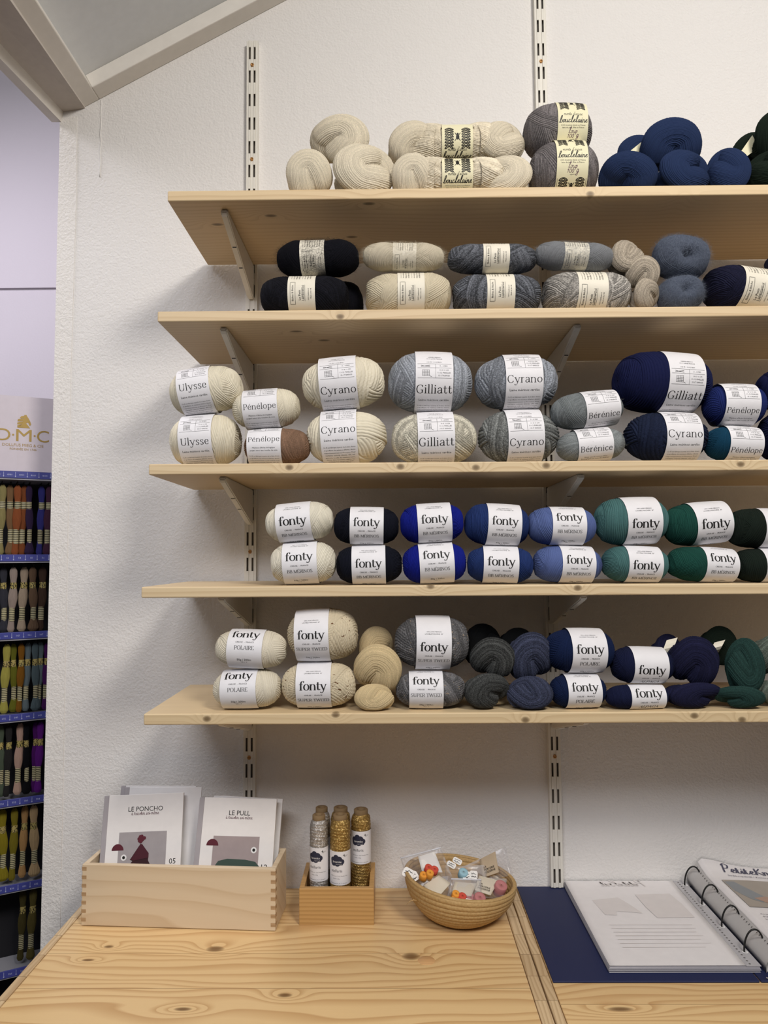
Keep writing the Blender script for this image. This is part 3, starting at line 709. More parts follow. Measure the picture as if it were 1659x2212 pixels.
def ball(kind, mat, px, base, label, group, lab=None, ink=None, wpy=None, roll=0.0, yaw=0.0, front=.004, paper=None, fz=None, inkmat=None, fixed_h=None, cat='ball of yarn', extra=None, sup=0.0):
    yaw = -.7 * yaw
    """px = (x0, x1, ytop) in the photograph; base = z it rests on; lab = (x0, x1) of the paper band; wpy = photo row of its big word"""
    fam, e_r, waist, br = KIND[kind]; _seed[0] += 1; sd = _seed[0]
    x0, x1, yt = px
    if lab: base = base + .5 * (lab[1] - lab[0]) / 1300 * abs(math.sin(math.radians(roll - sup))) * .8
    yc = YF + front + .04
    h = .035
    for it in range(6):                      # height from the silhouette, resting on base
        yc = YF + front + h * br
        zc = base + h; Xc = at((x0 + x1) / 2, 1000, yc)[0]
        th = np.linspace(0, PI, 90)
        top = proj(np.stack([Xc + 0 * th, yc - h * br * np.cos(th), zc + h * np.sin(th)], -1))[:, 1].min()
        sl = FPX / np.linalg.norm(np.array([0, yc, 0]) - [0, CAM[1], 0])
        h = fixed_h or max(.015, h + .5 * (top - yt) / sl)
    yc = YF + front + h * br; zc = base + h
    pL, pR = at(x0, proj([0, yc, zc])[1], yc), at(x1, proj([0, yc, zc])[1], yc)
    a = (pR[0] - pL[0]) / 2 * .978; Xc = (pR[0] + pL[0]) / 2; bb = h * br
    r = tag(empty('yarn_ball', (Xc, yc, zc), (0, math.radians(roll), math.radians(yaw))), label, cat, group)
    def scaled(me, name, m, phi):
        o = link(name, me, m, r); o.matrix_parent_inverse = Matrix.Diagonal((a, bb, h, 1)); o.rotation_euler = (phi, 0, 0)
        return o
    nvar = {'fine': 3, 'mid': 2, 'chunky': 2, 'tweed': 2, 'round': 2, 'lamb': 2, 'hair': 2, 'donut': 2, 'soft': 2}.get(fam, 1)
    me = unit('%s:%d' % (fam, sd % nvar))
    phi = 0 if fam == 'donut' else (sd % 4) * PI / 2 if fam != 'round' else (sd % 2) * PI
    yo = scaled(me, 'yarn', mat, phi)
    if fz: 
        fo = scaled(unit(fz + ':%d' % (sd % 2)), 'fuzz', FUZZ.get(mat.name, mat), 0.0); fo['kind'] = 'stuff'
    if lab:
        l0, l1 = lab; W = (l1 - l0) / (x1 - x0) * 2 * a
        off = ((l0 + l1) / 2 - (x0 + x1) / 2) / (x1 - x0) * 2 * a
        ys = math.radians(yaw); off2 = (off + (-bb) * -math.sin(ys) * 0 + bb * -math.sin(ys)) / math.cos(ys) if yaw else off
        xs = np.linspace(off2 - W / 2, off2 + W / 2, 9)
        rr = np.interp(xs / a, *PROF[me.name])
        Rx = np.maximum(rr.max() - (rr.max() - rr) * .25, rr) + .008
        cf = np.polyfit((xs - off2) / (W / 2), Rx, 2); cf[-1] += max(0, (rr + .004 - np.polyval(cf, (xs - off2) / (W / 2))).max())
        def S(lx, th, lift=0.0):             # lx in metres from the band's middle, th angle up from the front
            k = np.polyval(cf, lx / (W / 2))
            return np.stack([off2 + lx + 0 * th, -(k * bb + lift) * np.cos(th), (k * h + lift) * np.sin(th)], -1)
        th = np.linspace(0, 2 * PI, 73)[:-1]; lx = np.linspace(-W / 2, W / 2, 9)
        G = S(lx[:, None] + 0 * th[None, :], th[None, :] + 0 * lx[:, None])
        lo = link('paper_band', grid('paper_band', G, wrap=True), paper or M_paper, r)
        if ink:
            I = Ink(); ink(I)
            t = np.linspace(-1.6, 1.6, 400); ds = np.sqrt((bb * np.sin(t)) ** 2 + (h * np.cos(t)) ** 2); s = np.concatenate([[0], np.cumsum((ds[1:] + ds[:-1]) / 2 * (t[1] - t[0]))]); s -= np.interp(0, t, s)
            zz = at(l0, wpy, yc - bb)[2] - zc if wpy else 0.0
            t0 = math.asin(max(-.9, min(.9, zz / h))); s0 = np.interp(t0, t, s)
            def f(x, y):
                q = s0 + y * W
                return np.where((np.abs(np.interp(q, s, t)) < 1.45)[:, None], S(x * W, np.interp(q, s, t), .00022), S(x * 0, np.interp(q, s, t) * 0, -.004))
            I.build('lettering', f, inkmat or M_ink, lo)
            if I.__dict__.get('extra'):
                for mm, J in I.extra: J.build('handwriting', f, mm, lo)
    return r, base + 2 * h, (Xc, yc, zc, a, bb, h)
# ------------------------------------------------------------------ skeins twisted into hanks
def sweep(path, rad, nstr, amp, seed, twist=1.0, lump=.06, peanut=0.0, ptw=0.0, res=5, n=150, close=(True, True), up=(0, 0, 1)):
    """a thick bundle of strands swept along a path, every strand a real ridge"""
    rng = np.random.default_rng(seed)
    p = smooth3(path, n); m = len(p)
    s = np.linspace(0, 1, m)
    R = np.interp(s, np.linspace(0, 1, len(rad)), rad)
    R = np.convolve(np.pad(R, 6, 'edge'), np.ones(13) / 13, 'valid')
    T = np.gradient(p, axis=0); T /= np.linalg.norm(T, axis=1, keepdims=True)
    N = np.zeros_like(T); pr = np.array(up, float)
    for i in range(m):
        pr = pr - T[i] * (pr @ T[i]); pr /= np.linalg.norm(pr); N[i] = pr
    Bn = np.cross(T, N)
    nc = nstr * res; ph = np.arange(nc) * 2 * PI / nc
    lw = sum(rng.uniform(.3, 1) / k * np.sin(k * ph[None, :] + rng.uniform(0, 6) + 2 * PI * s[:, None] * rng.uniform(-.8, .8)) for k in (2, 3, 4, 5))
    A = ph[None, :] * nstr / (2 * PI) + .45 * np.sin(5 * ph[None, :] + 9 * s[:, None] + seed) + .3 * np.sin(13 * s[:, None] + 3 * ph[None, :])
    idx = np.floor(A).astype(int) % nstr; fr = A - np.floor(A)
    tb = rng.random((nstr + 1, 24)); tone = tb[idx, 0 * idx]
    hgt = amp * np.sqrt(np.clip(1 - (2 * fr - 1) ** 2, 0, 1)) * (1 - .35 * .5 * (1 + np.sin(2 * PI * (s[:, None] * n / 2.6 + fr)))) + amp * .5 * (rng.random(nstr + 1)[idx] - .5)
    rr = R[:, None] * (1 + lump * lw + peanut * np.cos(2 * (ph[None, :] + ptw * s[:, None]))) + hgt
    if close[0]: rr[:1] *= .02
    if close[1]: rr[-1:] *= .02
    tw = ph[None, :] + twist * 2 * PI * s[:, None]
    G = p[:, None, :] + rr[..., None] * (np.cos(tw)[..., None] * N[:, None, :] + np.sin(tw)[..., None] * Bn[:, None, :])
    return G, tone
def smooth3(pts, n):
    p = np.array(pts, float); k = max(2, n // (len(p) - 1)); out = []
    for i in range(len(p) - 1):
        p0 = p[i - 1] if i else 2 * p[0] - p[1]; p3 = p[i + 2] if i + 2 < len(p) else 2 * p[-1] - p[-2]
        t = np.linspace(0, 1, k, endpoint=False)[:, None]; a, b = p[i], p[i + 1]
        out.append(.5 * (2 * a + (b - p0) * t + (2 * p0 - 5 * a + 4 * b - p3) * t ** 2 + (3 * a - p0 - 3 * b + p3) * t ** 3))
    out.append(p[-1:]); return np.concatenate(out)
HU = {}
def knot_unit(v):
    """the folded end of a twisted skein, facing the room; the rest runs back along the shelf. Normalised so the end fills [-1,1]"""
    if v in HU: return HU[v]
    #      tilt  roll  r    R    twist strands
    tilt, roll, r, R, tw, ns, sd = [(75, 20, .36, .55, .10, 62, 1), (68, -60, .38, .55, -.12, 62, 2), (58, 110, .40, .56, .15, 62, 3), (48, 5, .46, .55, .12, 62, 4), (80, -130, .34, .58, -.10, 62, 5), (35, 35, .40, .56, .16, 62, 6),
                                    (75, 150, .36, .55, .12, 44, 7), (62, -30, .38, .56, -.14, 44, 8), (52, 65, .40, .55, .14, 44, 9)][v]
    t = math.radians(tilt); N = np.array([0, -math.cos(t), math.sin(t)]); Xv = np.array([1., 0, 0])
    pts = []
    for sg in (-1, 1):
        leg = [np.array([sg * .30, 2.3, .1]), np.array([sg * .34, 1.5, 0.05]), np.array([sg * r * 1.0, .8, -.1]) - N * .15, np.array([sg * r * 1.05, .25, 0]) - N * .28]
        pts.append(leg)
    arc = [r * (math.sin(a) * Xv + math.cos(a) * N) for a in np.radians([-88, -45, 0, 45, 88])]
    path = pts[0] + arc + pts[1][::-1]
    G, tone = sweep(path, [.5 * R, .9 * R, R, R * 1.02, R, R * .97, R * .95, R * .97, R, R, R, .9 * R, .5 * R], ns, .05, sd * 7, tw, .07, n=190)
    ro = math.radians(roll); c, s = math.cos(ro), math.sin(ro)
    # turn only the fold; the legs ease back to the shelf
    wgt = np.clip((1.4 - G[..., 1]) / 1.2, 0, 1); an = ro * wgt
    x = G[..., 0] * np.cos(an) - G[..., 2] * np.sin(an); z = G[..., 0] * np.sin(an) + G[..., 2] * np.cos(an)
    G = np.stack([x, G[..., 1], z], -1)
    front = G[G[..., 1] < G[..., 1].min() + 1.1]
    lo, hi = front.min(0), front.max(0)
    ctr = (lo + hi) / 2; ctr[1] = lo[1]; sc = (hi - lo) / 2; k = (sc[0] + sc[2]) / 2
    G = (G - ctr) / np.array([sc[0], k, sc[2]])
    # nothing hangs below the fold, so it lies flat
    G[..., 2] = np.where(G[..., 2] < -.9, -.9 + (G[..., 2] + .9) * .35, G[..., 2]); G[..., 0] = np.clip(G[..., 0], -1.15, 1.15)
    me = grid('skein_fold', G, wrap=True); set_tone(me, tone); HU[v] = me
    return me
def knot(v, mat, bb, y, label, group, depth=1.0, cat='skein of yarn', flip=False, zfix=None):
    """bb = photo box (x0, y0, x1, y1) of the fold; y = depth of its front"""
    yc = y + .018
    x0, y0, x1, y1 = bb
    a, c = at(x0, y0, yc), at(x1, y1, yc)
    o = link('yarn_skein', knot_unit(v), mat); tag(o, label, cat, group)
    for zz_ in [q[1] for q in shelf_spec]:
        if c[2] < zz_ + .0006 < a[2]: c[2] = zz_ + .0006
    sx, sz = (c[0] - a[0]) / 2 * .98, (a[2] - c[2]) / 2
    o.location = ((a[0] + c[0]) / 2, y, (a[2] + c[2]) / 2 if zfix is None else zfix + sz * .95)
    o.scale = (-sx if flip else sx, (sx + sz) / 2 * depth, sz)
    return o
def band_strip(name, pts, wdir, wd, mat, parent, thick=.0006):
    b = B(); P = [Vector(p) for p in pts]; W = Vector(wdir).normalized() * wd / 2
    for p, q in zip(P, P[1:]): b.quad(p - W, p + W, q + W, q - W)
    return b.build(name, mat, parent)
def hank_side(mat, x0, x1, zc, yc, R, label, group, seed, lab=None, ink=None, h=1.0, wz=0.0, folds=(0, 2)):
    """a skein lying along the shelf, pinched in the middle by its paper band"""
    L = x1 - x0; c = (x0 + x1) / 2
    r = tag(empty('yarn_skein', (c, yc, zc)), label, 'skein of yarn', group)
    xl = (lab[0] - c) if lab else -.02; xr = (lab[1] - c) if lab else .02
    wL = xl + L / 2; wR = L / 2 - xr
    path = [(-L / 2 + wL * .35, .006, 0), (xl - wL * .12, .002, .002), (xl, 0, 0), ((xl + xr) / 2, 0, 0), (xr, 0, 0), (xr + wR * .12, .002, .002), (L / 2 - wR * .35, .006, 0)]
    prof = [.75, 1.0, .96, .80, .77, .77, .80, .96, 1.0, .75]
    G, tone = sweep(path, [R * q for q in prof], 84, R * .055, seed, .38, .06, .06, 4.2, n=210)
    G[..., 2] *= h
    me = grid('yarn', G, wrap=True); set_tone(me, tone); link('yarn', me, mat, r)
    for k, (cx, ww, v, fl) in enumerate(((-L / 2 + wL * .445, wL * .44, folds[0], False), (L / 2 - wR * .445, wR * .44, folds[1], True))):
        o = link('fold', knot_unit(v), mat, r); o.location = (cx, -R * 1.02, -.003 + R * h * .04); o.scale = (-ww if fl else ww, R * .62, R * h * 1.03)
    if lab:
        th = np.linspace(0, 2 * PI, 60)[:-1]; xs = np.linspace(xl, xr, 7); rr = R * .955
        W = xr - xl
        def S(lx, t, lift=0.0): return np.stack([lx + 0 * t, -(rr + lift) * np.cos(t), ((rr + lift) * np.sin(t)) * h], -1)
        lo = link('paper_band', grid('paper_band', S(xs[:, None] + 0 * th, th[None, :] + 0 * xs[:, None]), wrap=True), M_cream, r)
        if ink:
            I = Ink(); ink(I); t0 = wz
            def f(x, y):
                t = t0 + y * W / (rr * (1 + h) / 2)
                return np.where((np.abs(t) < 1.45)[:, None], S((xl + xr) / 2 + x * W, t, .0003), S(x * 0, t * 0, -.004))
            I.build('lettering', f, M_ink, lo)
    return r

# ------------------------------------------------------------------ the stock, shelf by shelf
ZS = [s[1] for s in shelf_spec]
SUP = []
def pair(kind, mats, bot, top, labs, cols, what, group, ink, yaw=(0, 0), roll=(0, 0), wp=(None, None), lbs=(None, None), shelf=2, paper=None, fz=None, front=(.004, .004), kinds=None):
    kb, kt = kinds or (kind, kind)
    ib, it = ink if isinstance(ink, tuple) else (ink, ink)
    pb, pt = paper if isinstance(paper, tuple) else (paper, paper)
    fb, ft = fz if isinstance(fz, tuple) else (fz, fz)
    lb, ztop, info = ball(kb, mats[0], bot, ZS[shelf], labs[0], group, lbs[0], ib, wp[0], roll[0], yaw[0], front[0], pb, fb)
    ball(kt, mats[1], top, ztop - .0008, labs[1], group, lbs[1], it, wp[1], roll[1], yaw[1], front[1], pt, ft, sup=roll[0])

# --- fourth shelf: sixteen balls in eight stacked pairs
FONT = lambda sub, sm=True: (lambda I: ink_fonty(I, sub, sm))
cw = [('cream', '#E9E2CF'), ('near-black navy', '#12141F'), ('royal blue', '#131E80'), ('medium blue', '#233566'), ('periwinkle blue', '#5A6A9C'), ('grey teal', '#4A706F'), ('emerald green', '#1B473E'), ('blackish green', '#18211B')]
M4 = [yarn('merino_' + n.replace(' ', '_').replace('-', '_'), c, tone=.14) for n, c in cw]
bots = [(585, 727, 1170), (725, 870, 1177), (868, 1008, 1172), (1008, 1152, 1179), (1150, 1300, 1178), (1298, 1443, 1179), (1438, 1597, 1181), (1580, 1722, 1184)]
tops = [(573, 722, 1085), (720, 863, 1095), (863, 1002, 1087), (1002, 1143, 1088), (1138, 1286, 1095), (1284, 1441, 1074), (1431, 1583, 1085), (1568, 1712, 1098)]
lb = [(615, 690), (761, 834), (904, 979), (1039, 1115), (1205, 1279), (1345, 1421), (1510, 1585), (1637, 1709)]
lt = [(600, 676), (757, 830), (900, 974), (1048, 1121), (1184, 1258), (1338, 1415), (1485, 1567), (1632, 1706)]
wb = [1202, 1217, 1198, 1213, 1209, 1221, 1204, 1210]; wt = [1124, 1128, 1121, 1125, 1117, 1131, 1132, 1126]
rb = [-3, -1, -3, 2, 2, 2, 3, 0]; rt_ = [-5, 1, -3, 3, 1, -2, -5, 1]
yb = [0, 0, -1, 2, -6, -5, -8, -4]; yt_ = [3, -1, 0, -3, -3, -6, -7, -4]
for i, (n, c) in enumerate(cw):
    pair('fonty' if i != 5 else 'fonty', (M4[i], M4[i]), bots[i], tops[i],
         ('lower %s ball of wool in its pair on the fourth shelf, white paper band' % n, 'upper %s ball of wool, stacked on its twin on the fourth shelf' % n), n, '', 'paired balls of wool on the fourth shelf', FONT('BB MÉRINOS'),
         yaw=(yb[i], yt_[i]), roll=(rb[i], rt_[i]), wp=(wb[i], wt[i]), lbs=(lb[i], lt[i]), shelf=3, front=(.004, .004))

# --- middle shelf
Y = {n: yarn('wool_' + n, c, **k) for n, c, k in [
 ('cream', '#E6DDC6', {}), ('cream_thick', '#E8DFC8', dict(tone=.08)), ('brown', '#7E6350', dict(heather=.15)), ('blue_grey', '#8E9299', dict(heather=.35)), ('oat', '#B9B4A4', dict(heather=.35)), ('steel', '#80848B', dict(heather=.45)),
 ('dark_grey', '#6C6E6C', dict(heather=.55)), ('mist', '#74797A', dict(heather=.15)), ('mist_light', '#868B8B', dict(heather=.15)), ('navy', '#161B40', {}), ('ink_navy', '#1A2136', dict(heather=.2)), ('blue', '#1E2A62', {}), ('petrol', '#113C54', {}),
 ('polar', '#E2D9C4', dict(tone=.08)), ('tweed_cream', '#D9CBAE', dict(fleck='#6b4a30')), ('tweed_grey', '#5E5D5E', dict(heather=.5, fleck='#9a8a78')), ('polar_navy', '#132042', {}), ('alpaca', '#161B38', {}),
 ('black', '#0E0E15', {}), ('black_wool', '#121218', dict(heather=.4)), ('ecru', '#D6CAAF', dict(tone=.1)), ('ecru_mohair', '#CFC4AD', dict(sheen=.5)), ('charcoal', '#505257', dict(heather=.75)), ('grey_mohair', '#7D7F82', dict(sheen=.5)), ('ash', '#8F8B85', dict(heather=.6)),
 ('beige_grey', '#A69B8B', dict(heather=.35)), ('slate_mohair', '#515867', dict(sheen=.5)), ('night', '#1A1B30', dict(heather=.2)), ('undyed', '#DDD2BB', dict(heather=.08)), ('loup', '#6F6A6A', dict(heather=.3)), ('denim', '#253354', {}), ('bottle', '#172119', {}),
 ('straw', '#D2BC92', dict(heather=.1)), ('soot', '#3A3B3A', dict(heather=.75)), ('indigo', '#34384A', dict(heather=.55)), ('deep_indigo', '#1B1C36', dict(heather=.25)), ('pine', '#223A36', dict(heather=.3)), ('sage', '#5A635A', dict(heather=.4)), ('jet', '#0F1011', {})]}
for n_m, c_ in (('black', '#22222A'), ('ecru_mohair', '#E6DEC8'), ('grey_mohair', '#A2A5A8'), ('slate_mohair', '#7C8596'), ('mist', '#9A9FA0'), ('mist_light', '#A8ADAD')): FUZZ['wool_' + n_m] = yarn('fuzz_' + n_m, c_, sheen=.4)
RO = lambda nm: (lambda I: ink_rosa(I, nm))
G3 = 'balls of wool on the middle shelf'
pair('fineround', (Y['cream'], Y['cream']), (369, 522, 896), (368, 525, 792), ('cream ball of fine wool at the left end of the middle shelf, bottom', 'cream ball of fine wool topping the leftmost stack, middle shelf'), '', '', G3, RO('Ulysse'),
     yaw=(3, 3), roll=(-3, -8), wp=(953, 832), lbs=((399, 471), (394, 465)), shelf=2)
pair('penel', (Y['brown'], Y['cream']), (527, 672, 925), (502, 650, 840), ('brown ball of wool with white band beneath the small cream one', 'small cream ball of wool resting on the brown ball'), '', '', G3, RO('Pénélope'),
     yaw=(0, 0), roll=(-1, -4), wp=(946, 875), lbs=((539, 613), (530, 606)), shelf=2)
pair('chunky', (Y['cream_thick'], Y['cream_thick']), (660, 838, 885), (651, 833, 770), ('thick cream ball of wool, lower of the two on the middle shelf', 'thick cream ball of wool, upper of the two on the middle shelf'), '', '', G3, RO('Cyrano'),
     yaw=(2, 3), roll=(-3, -4), wp=(926, 840), lbs=((696, 774), (692, 773)), shelf=2)
pair('round', (Y['oat'], Y['blue_grey']), (842, 1031, 890), (836, 1023, 760), ('oatmeal grey ball of wool under the pale blue-grey ball', 'pale blue-grey ball of wool on top of the oatmeal ball'), '', '', G3, RO('Gilliatt'),
     yaw=(-1, -2), roll=(-1, 1), wp=(955, 840), lbs=((900, 979), (895, 975)), shelf=2, kinds=('round', 'round'))
pair('chunky', (Y['dark_grey'], Y['steel']), (1031, 1208, 885), (1023, 1205, 766), ('dark grey marled thick ball of wool, bottom of its stack', 'steel grey thick ball of wool on the dark marled one'), '', '', G3, RO('Cyrano'),
     yaw=(-3, -2), roll=(-2, -1), wp=(954, 818), lbs=((1088, 1166), (1083, 1163)), shelf=2)
pair('soft', (Y['mist_light'], Y['mist']), (1200, 1352, 925), (1186, 1348, 846), ('lower fluffy grey ball of wool, tilted label, middle shelf', 'upper fluffy grey ball of wool leaning against the big navy ball'), '', '', G3, RO('Bérénice'),
     yaw=(-4, -8), roll=(-5, -7), wp=(967, 895), lbs=((1239, 1316), (1255, 1333)), shelf=2, fz='halo')
pair('round', (Y['ink_navy'], Y['navy']), (1345, 1530, 890), (1325, 1534, 760), ('dark ink-navy thick ball of wool below the large navy one', 'large navy ball of wool, tallest in the right half of middle shelf'), '', '', G3, (RO('Cyrano'), RO('Gilliatt')),
     yaw=(-6, -9), roll=(0, 2), wp=(936, 851), lbs=((1419, 1500), (1420, 1502)), shelf=2, kinds=('chunky', 'fineround'))
pair('penel', (Y['petrol'], Y['blue']), (1522, 1645, 920), (1520, 1650, 829), ('petrol blue small ball of wool near the right edge, middle shelf', 'bright navy small ball of wool resting on the petrol one'), '', '', G3, RO('Pénélope'),
     yaw=(-5, -3), roll=(2, 1), wp=(970, 884), lbs=((1559, 1635), (1546, 1622)), shelf=2)
lb_, z_, _ = ball('fineround', Y['navy'], (1640, 1790, 886), ZS[2], 'navy ball cut by right picture edge, bottom one, middle shelf', G3)
ball('fineround', Y['navy'], (1637, 1785, 795), z_ - .003, 'navy ball cut by right picture edge, top one, middle shelf', G3)

# --- second shelf
G2 = 'balls with cream bands on the second shelf'
LA = lambda I: ink_lamb(I); LS = lambda I: ink_lamb(I, True)
pw = (M_paperw, M_paperw)
pair('lamb', (Y['black_wool'], Y['black']), (563, 757, 596), (596, 778, 517), ('black woollen ball with cream band, bottom left of second shelf', 'fluffy black ball with cream band on top of black stack'), '', '', G2, (LA, LS),
     yaw=(1, 2), roll=(0, -1), wp=(632, 562), lbs=((627, 686), (651, 704)), shelf=1, paper=pw, fz=(None, 'fuzz:0'.split(':')[0]), kinds=('lamb', 'hair'))
ball('soft', Y['black'], (690, 787, 606), ZS[1], 'plain black ball tucked behind the black stack on the second shelf', G2, front=.07, fz='halo')
pair('lamb', (Y['ecru'], Y['ecru_mohair']), (787, 977, 589), (782, 961, 523), ('ecru wool ball with warped strands and cream band, bottom, second shelf', 'fluffy ecru ball with cream band resting on the strandy ecru one'), '', '', G2, (LA, LS),
     yaw=(0, 1), roll=(0, 2), wp=(632, 566), lbs=((858, 916), (848, 899)), shelf=1, paper=pw, fz=(None, 'fuzz'), kinds=('lamb', 'hair'))
pair('lamb', (Y['charcoal'], Y['charcoal']), (975, 1170, 592), (965, 1161, 526), ('charcoal heathered ball with cream band, lower of two, second shelf', 'charcoal heathered ball with cream band, upper of two, second shelf'), '', '', G2, LA,
     yaw=(0, 1), roll=(0, 1), wp=(625, 552), lbs=((1046, 1106), (1040, 1097)), shelf=1, paper=pw)
pair('lamb', (Y['ash'], Y['grey_mohair']), (1170, 1362, 587), (1153, 1326, 522), ('light grey marled ball with cream band under the fluffy grey one', 'fluffy mid-grey ball with cream band sitting on the marled one'), '', '', G2, (LA, LS),
     yaw=(-2, -2), roll=(1, 3), wp=(640, 560), lbs=((1237, 1301), (1213, 1266)), shelf=1, paper=pw, fz=(None, 'fuzz'), kinds=('lamb', 'hair'))
knot(6, Y['beige_grey'], (1314, 1394, 519, 592)[0:1] + (519, 1394, 592), YF + .012, 'beige-grey small skein perched on the grey marled ball', 'beige-grey skeins on the second shelf', .6)
knot(7, Y['beige_grey'], (1350, 556, 1425, 624), YF + .006, 'beige-grey small skein in the middle, leaning down to the right', 'beige-grey skeins on the second shelf', .6)
knot(8, Y['beige_grey'], (1364, 603, 1426, 672), YF + .006, 'beige-grey small skein lying on the second shelf board', 'beige-grey skeins on the second shelf', .7)
lb_, z_, _ = ball('donut', Y['slate_mohair'], (1418, 1519, 595), ZS[1], 'slate blue fluffy ball on the second shelf board', 'slate fluffy balls', fz='fuzz', roll=-12)
ball('donut', Y['slate_mohair'], (1409, 1531, 507), z_ - .003, 'slate blue fluffy ball sitting on top of its twin', 'slate fluffy balls', fz='fuzz', roll=8)
lb_, z_, _ = ball('lamb', Y['night'], (1516, 1716, 577), ZS[1], 'midnight navy ball with tilted cream band at right edge, second shelf', G2, (1583, 1652), LA, 630, 6, -9, paper=M_paperw)
ball('hair', Y['night'], (1652, 1790, 548), z_ - .012, 'dark navy ball at right picture edge, atop the midnight ball', G2, front=.02)

# --- lowest shelf
G5 = 'balls of wool on the lowest shelf'; GK = 'twisted skeins on the lowest shelf'
pair('mid', (Y['polar'], Y['polar']), (460, 610, 1444), (465, 622, 1359), ('off-white ball of wool, bottom left on the lowest shelf', 'off-white ball of wool, upper one at left of lowest shelf'), '', '', G5, FONT('POLAIRE'),
     yaw=(2, 4), roll=(-2, 2), wp=(1462, 1373), lbs=((483, 561), (497, 574)), shelf=4)
pair('tweed', (Y['tweed_cream'], Y['tweed_cream']), (608, 771, 1428), (620, 775, 1313), ('lower flecked oatmeal tweed ball on the lowest shelf', 'upper flecked oatmeal tweed ball on the lowest shelf'), '', '', G5, FONT('SUPER TWEED'),
     yaw=(0, 1), roll=(-1, -2), wp=(1482, 1371), lbs=((644, 719), (641, 715)), shelf=4)
pair('tweed', (Y['tweed_grey'], Y['tweed_grey']), (853, 1007, 1448), (850, 1014, 1329), ('lower grey tweed ball of wool on the lowest shelf', 'upper grey tweed ball of wool with hollow top, lowest shelf'), '', '', G5, FONT('SUPER TWEED'),
     yaw=(0, -2), roll=(0, 1), wp=(1472, 1398), lbs=((882, 956), (897, 972)), shelf=4)
pair('mid', (Y['polar_navy'], Y['polar_navy']), (1186, 1310, 1454), (1176, 1326, 1356), ('lower dark navy ball of wool, white band, lowest shelf', 'upper dark navy ball of wool, white band, lowest shelf'), '', '', G5, FONT('POLAIRE'),
     yaw=(-6, -6), roll=(0, 1), wp=(1485, 1403), lbs=((1218, 1293), (1224, 1301)), shelf=4)
pair('fineround', (Y['alpaca'], Y['alpaca']), (1306, 1446, 1478), (1318, 1456, 1396), ('flat lower indigo-black ball with white band, lowest shelf', 'flat upper indigo-black ball with white band, lowest shelf'), '', '', G5, FONT('ALPAGA', False),
     yaw=(-5, -6), roll=(0, 2), wp=(1498, 1448), lbs=((1356, 1434), (1357, 1434)), shelf=4)
YK = YF + .012
def low(v, m, bb, y, lab, d=.5, fl=False): return knot(v, Y[m], bb, y, lab, GK, min(d, .5), flip=fl)
low(8, 'straw', (774, 1352, 846, 1440), YF + .075, 'straw-coloured skein standing behind, next to the oatmeal tweed balls', .6)
low(7, 'straw', (762, 1390, 870, 1496), YK, 'straw-coloured skein, upper fold, between oatmeal and grey tweed balls')
low(6, 'straw', (764, 1476, 853, 1541), YF + .004, 'straw-coloured skein, lower fold, resting on the lowest shelf')
low(6, 'jet', (998, 1347, 1090, 1440), YF + .080, 'black skein behind the soot grey skeins')
low(7, 'soot', (1013, 1375, 1114, 1465), YK, 'soot grey skein on top of another, lowest shelf')
low(8, 'soot', (1002, 1453, 1098, 1541), YF + .004, 'soot grey skein at the bottom, showing its coil')
low(8, 'jet', (1078, 1355, 1150, 1430), YF + .085, 'black skein behind the grey-indigo skeins')
low(7, 'indigo', (1095, 1364, 1200, 1472), YK + .006, 'grey-indigo skein on top of its twin', .8, True)
low(6, 'indigo', (1092, 1460, 1196, 1543), YF + .004, 'grey-indigo skein at the bottom of its pair', .8, True)
o = low(6, 'deep_indigo', (1405, 1369, 1480, 1450), YF + .080, 'deep indigo skein behind, with a pale paper tag')
low(7, 'deep_indigo', (1444, 1373, 1555, 1484), YK, 'deep indigo skein, upper of two near the green skeins')
low(8, 'deep_indigo', (1440, 1473, 1560, 1538), YF + .004, 'deep indigo skein, lower of two near the green skeins')
o2 = low(7, 'bottle', (1511, 1351, 1592, 1440), YF + .080, 'blackish green skein behind the pine green ones')
low(6, 'pine', (1566, 1378, 1652, 1497), YK, 'pine green skein, upper of two on the lowest shelf', .8, True)
low(8, 'pine', (1546, 1480, 1650, 1541), YF + .004, 'pine green skein, lower of two on the lowest shelf', .8, True)
low(7, 'sage', (1622, 1368, 1735, 1470), YF + .030, 'sage grey skein cut by the right picture edge, upper')
low(8, 'sage', (1636, 1462, 1740, 1533), YF + .022, 'sage grey skein cut by the right picture edge, lower')
def loose_tag(px0, px1, Yd, par, name='paper_tag'):
    """a paper band around the neck of a skein behind"""
    p = [at(x, y, Yd - .001 - .010 * math.sin(PI * i / 4)) for i, (x, y) in enumerate(zip(np.linspace(px0[0], px1[0], 5), np.linspace(px0[1], px1[1], 5)))]
    M = par.matrix_basis.inverted(); p = [M @ Vector(q) for q in p]
    b = B(); wv = M.to_3x3() @ Vector((.020, .004, .004))
    for q, s_ in zip(p, p[1:]): b.quad(q - wv / 2, q + wv / 2, s_ + wv / 2, s_ - wv / 2)
    return b.build(name, M_paperw, par)
loose_tag((1452, 1380), (1437, 1420), YF + .072, o); loose_tag((1555, 1385), (1541, 1412), YF + .072, o2)

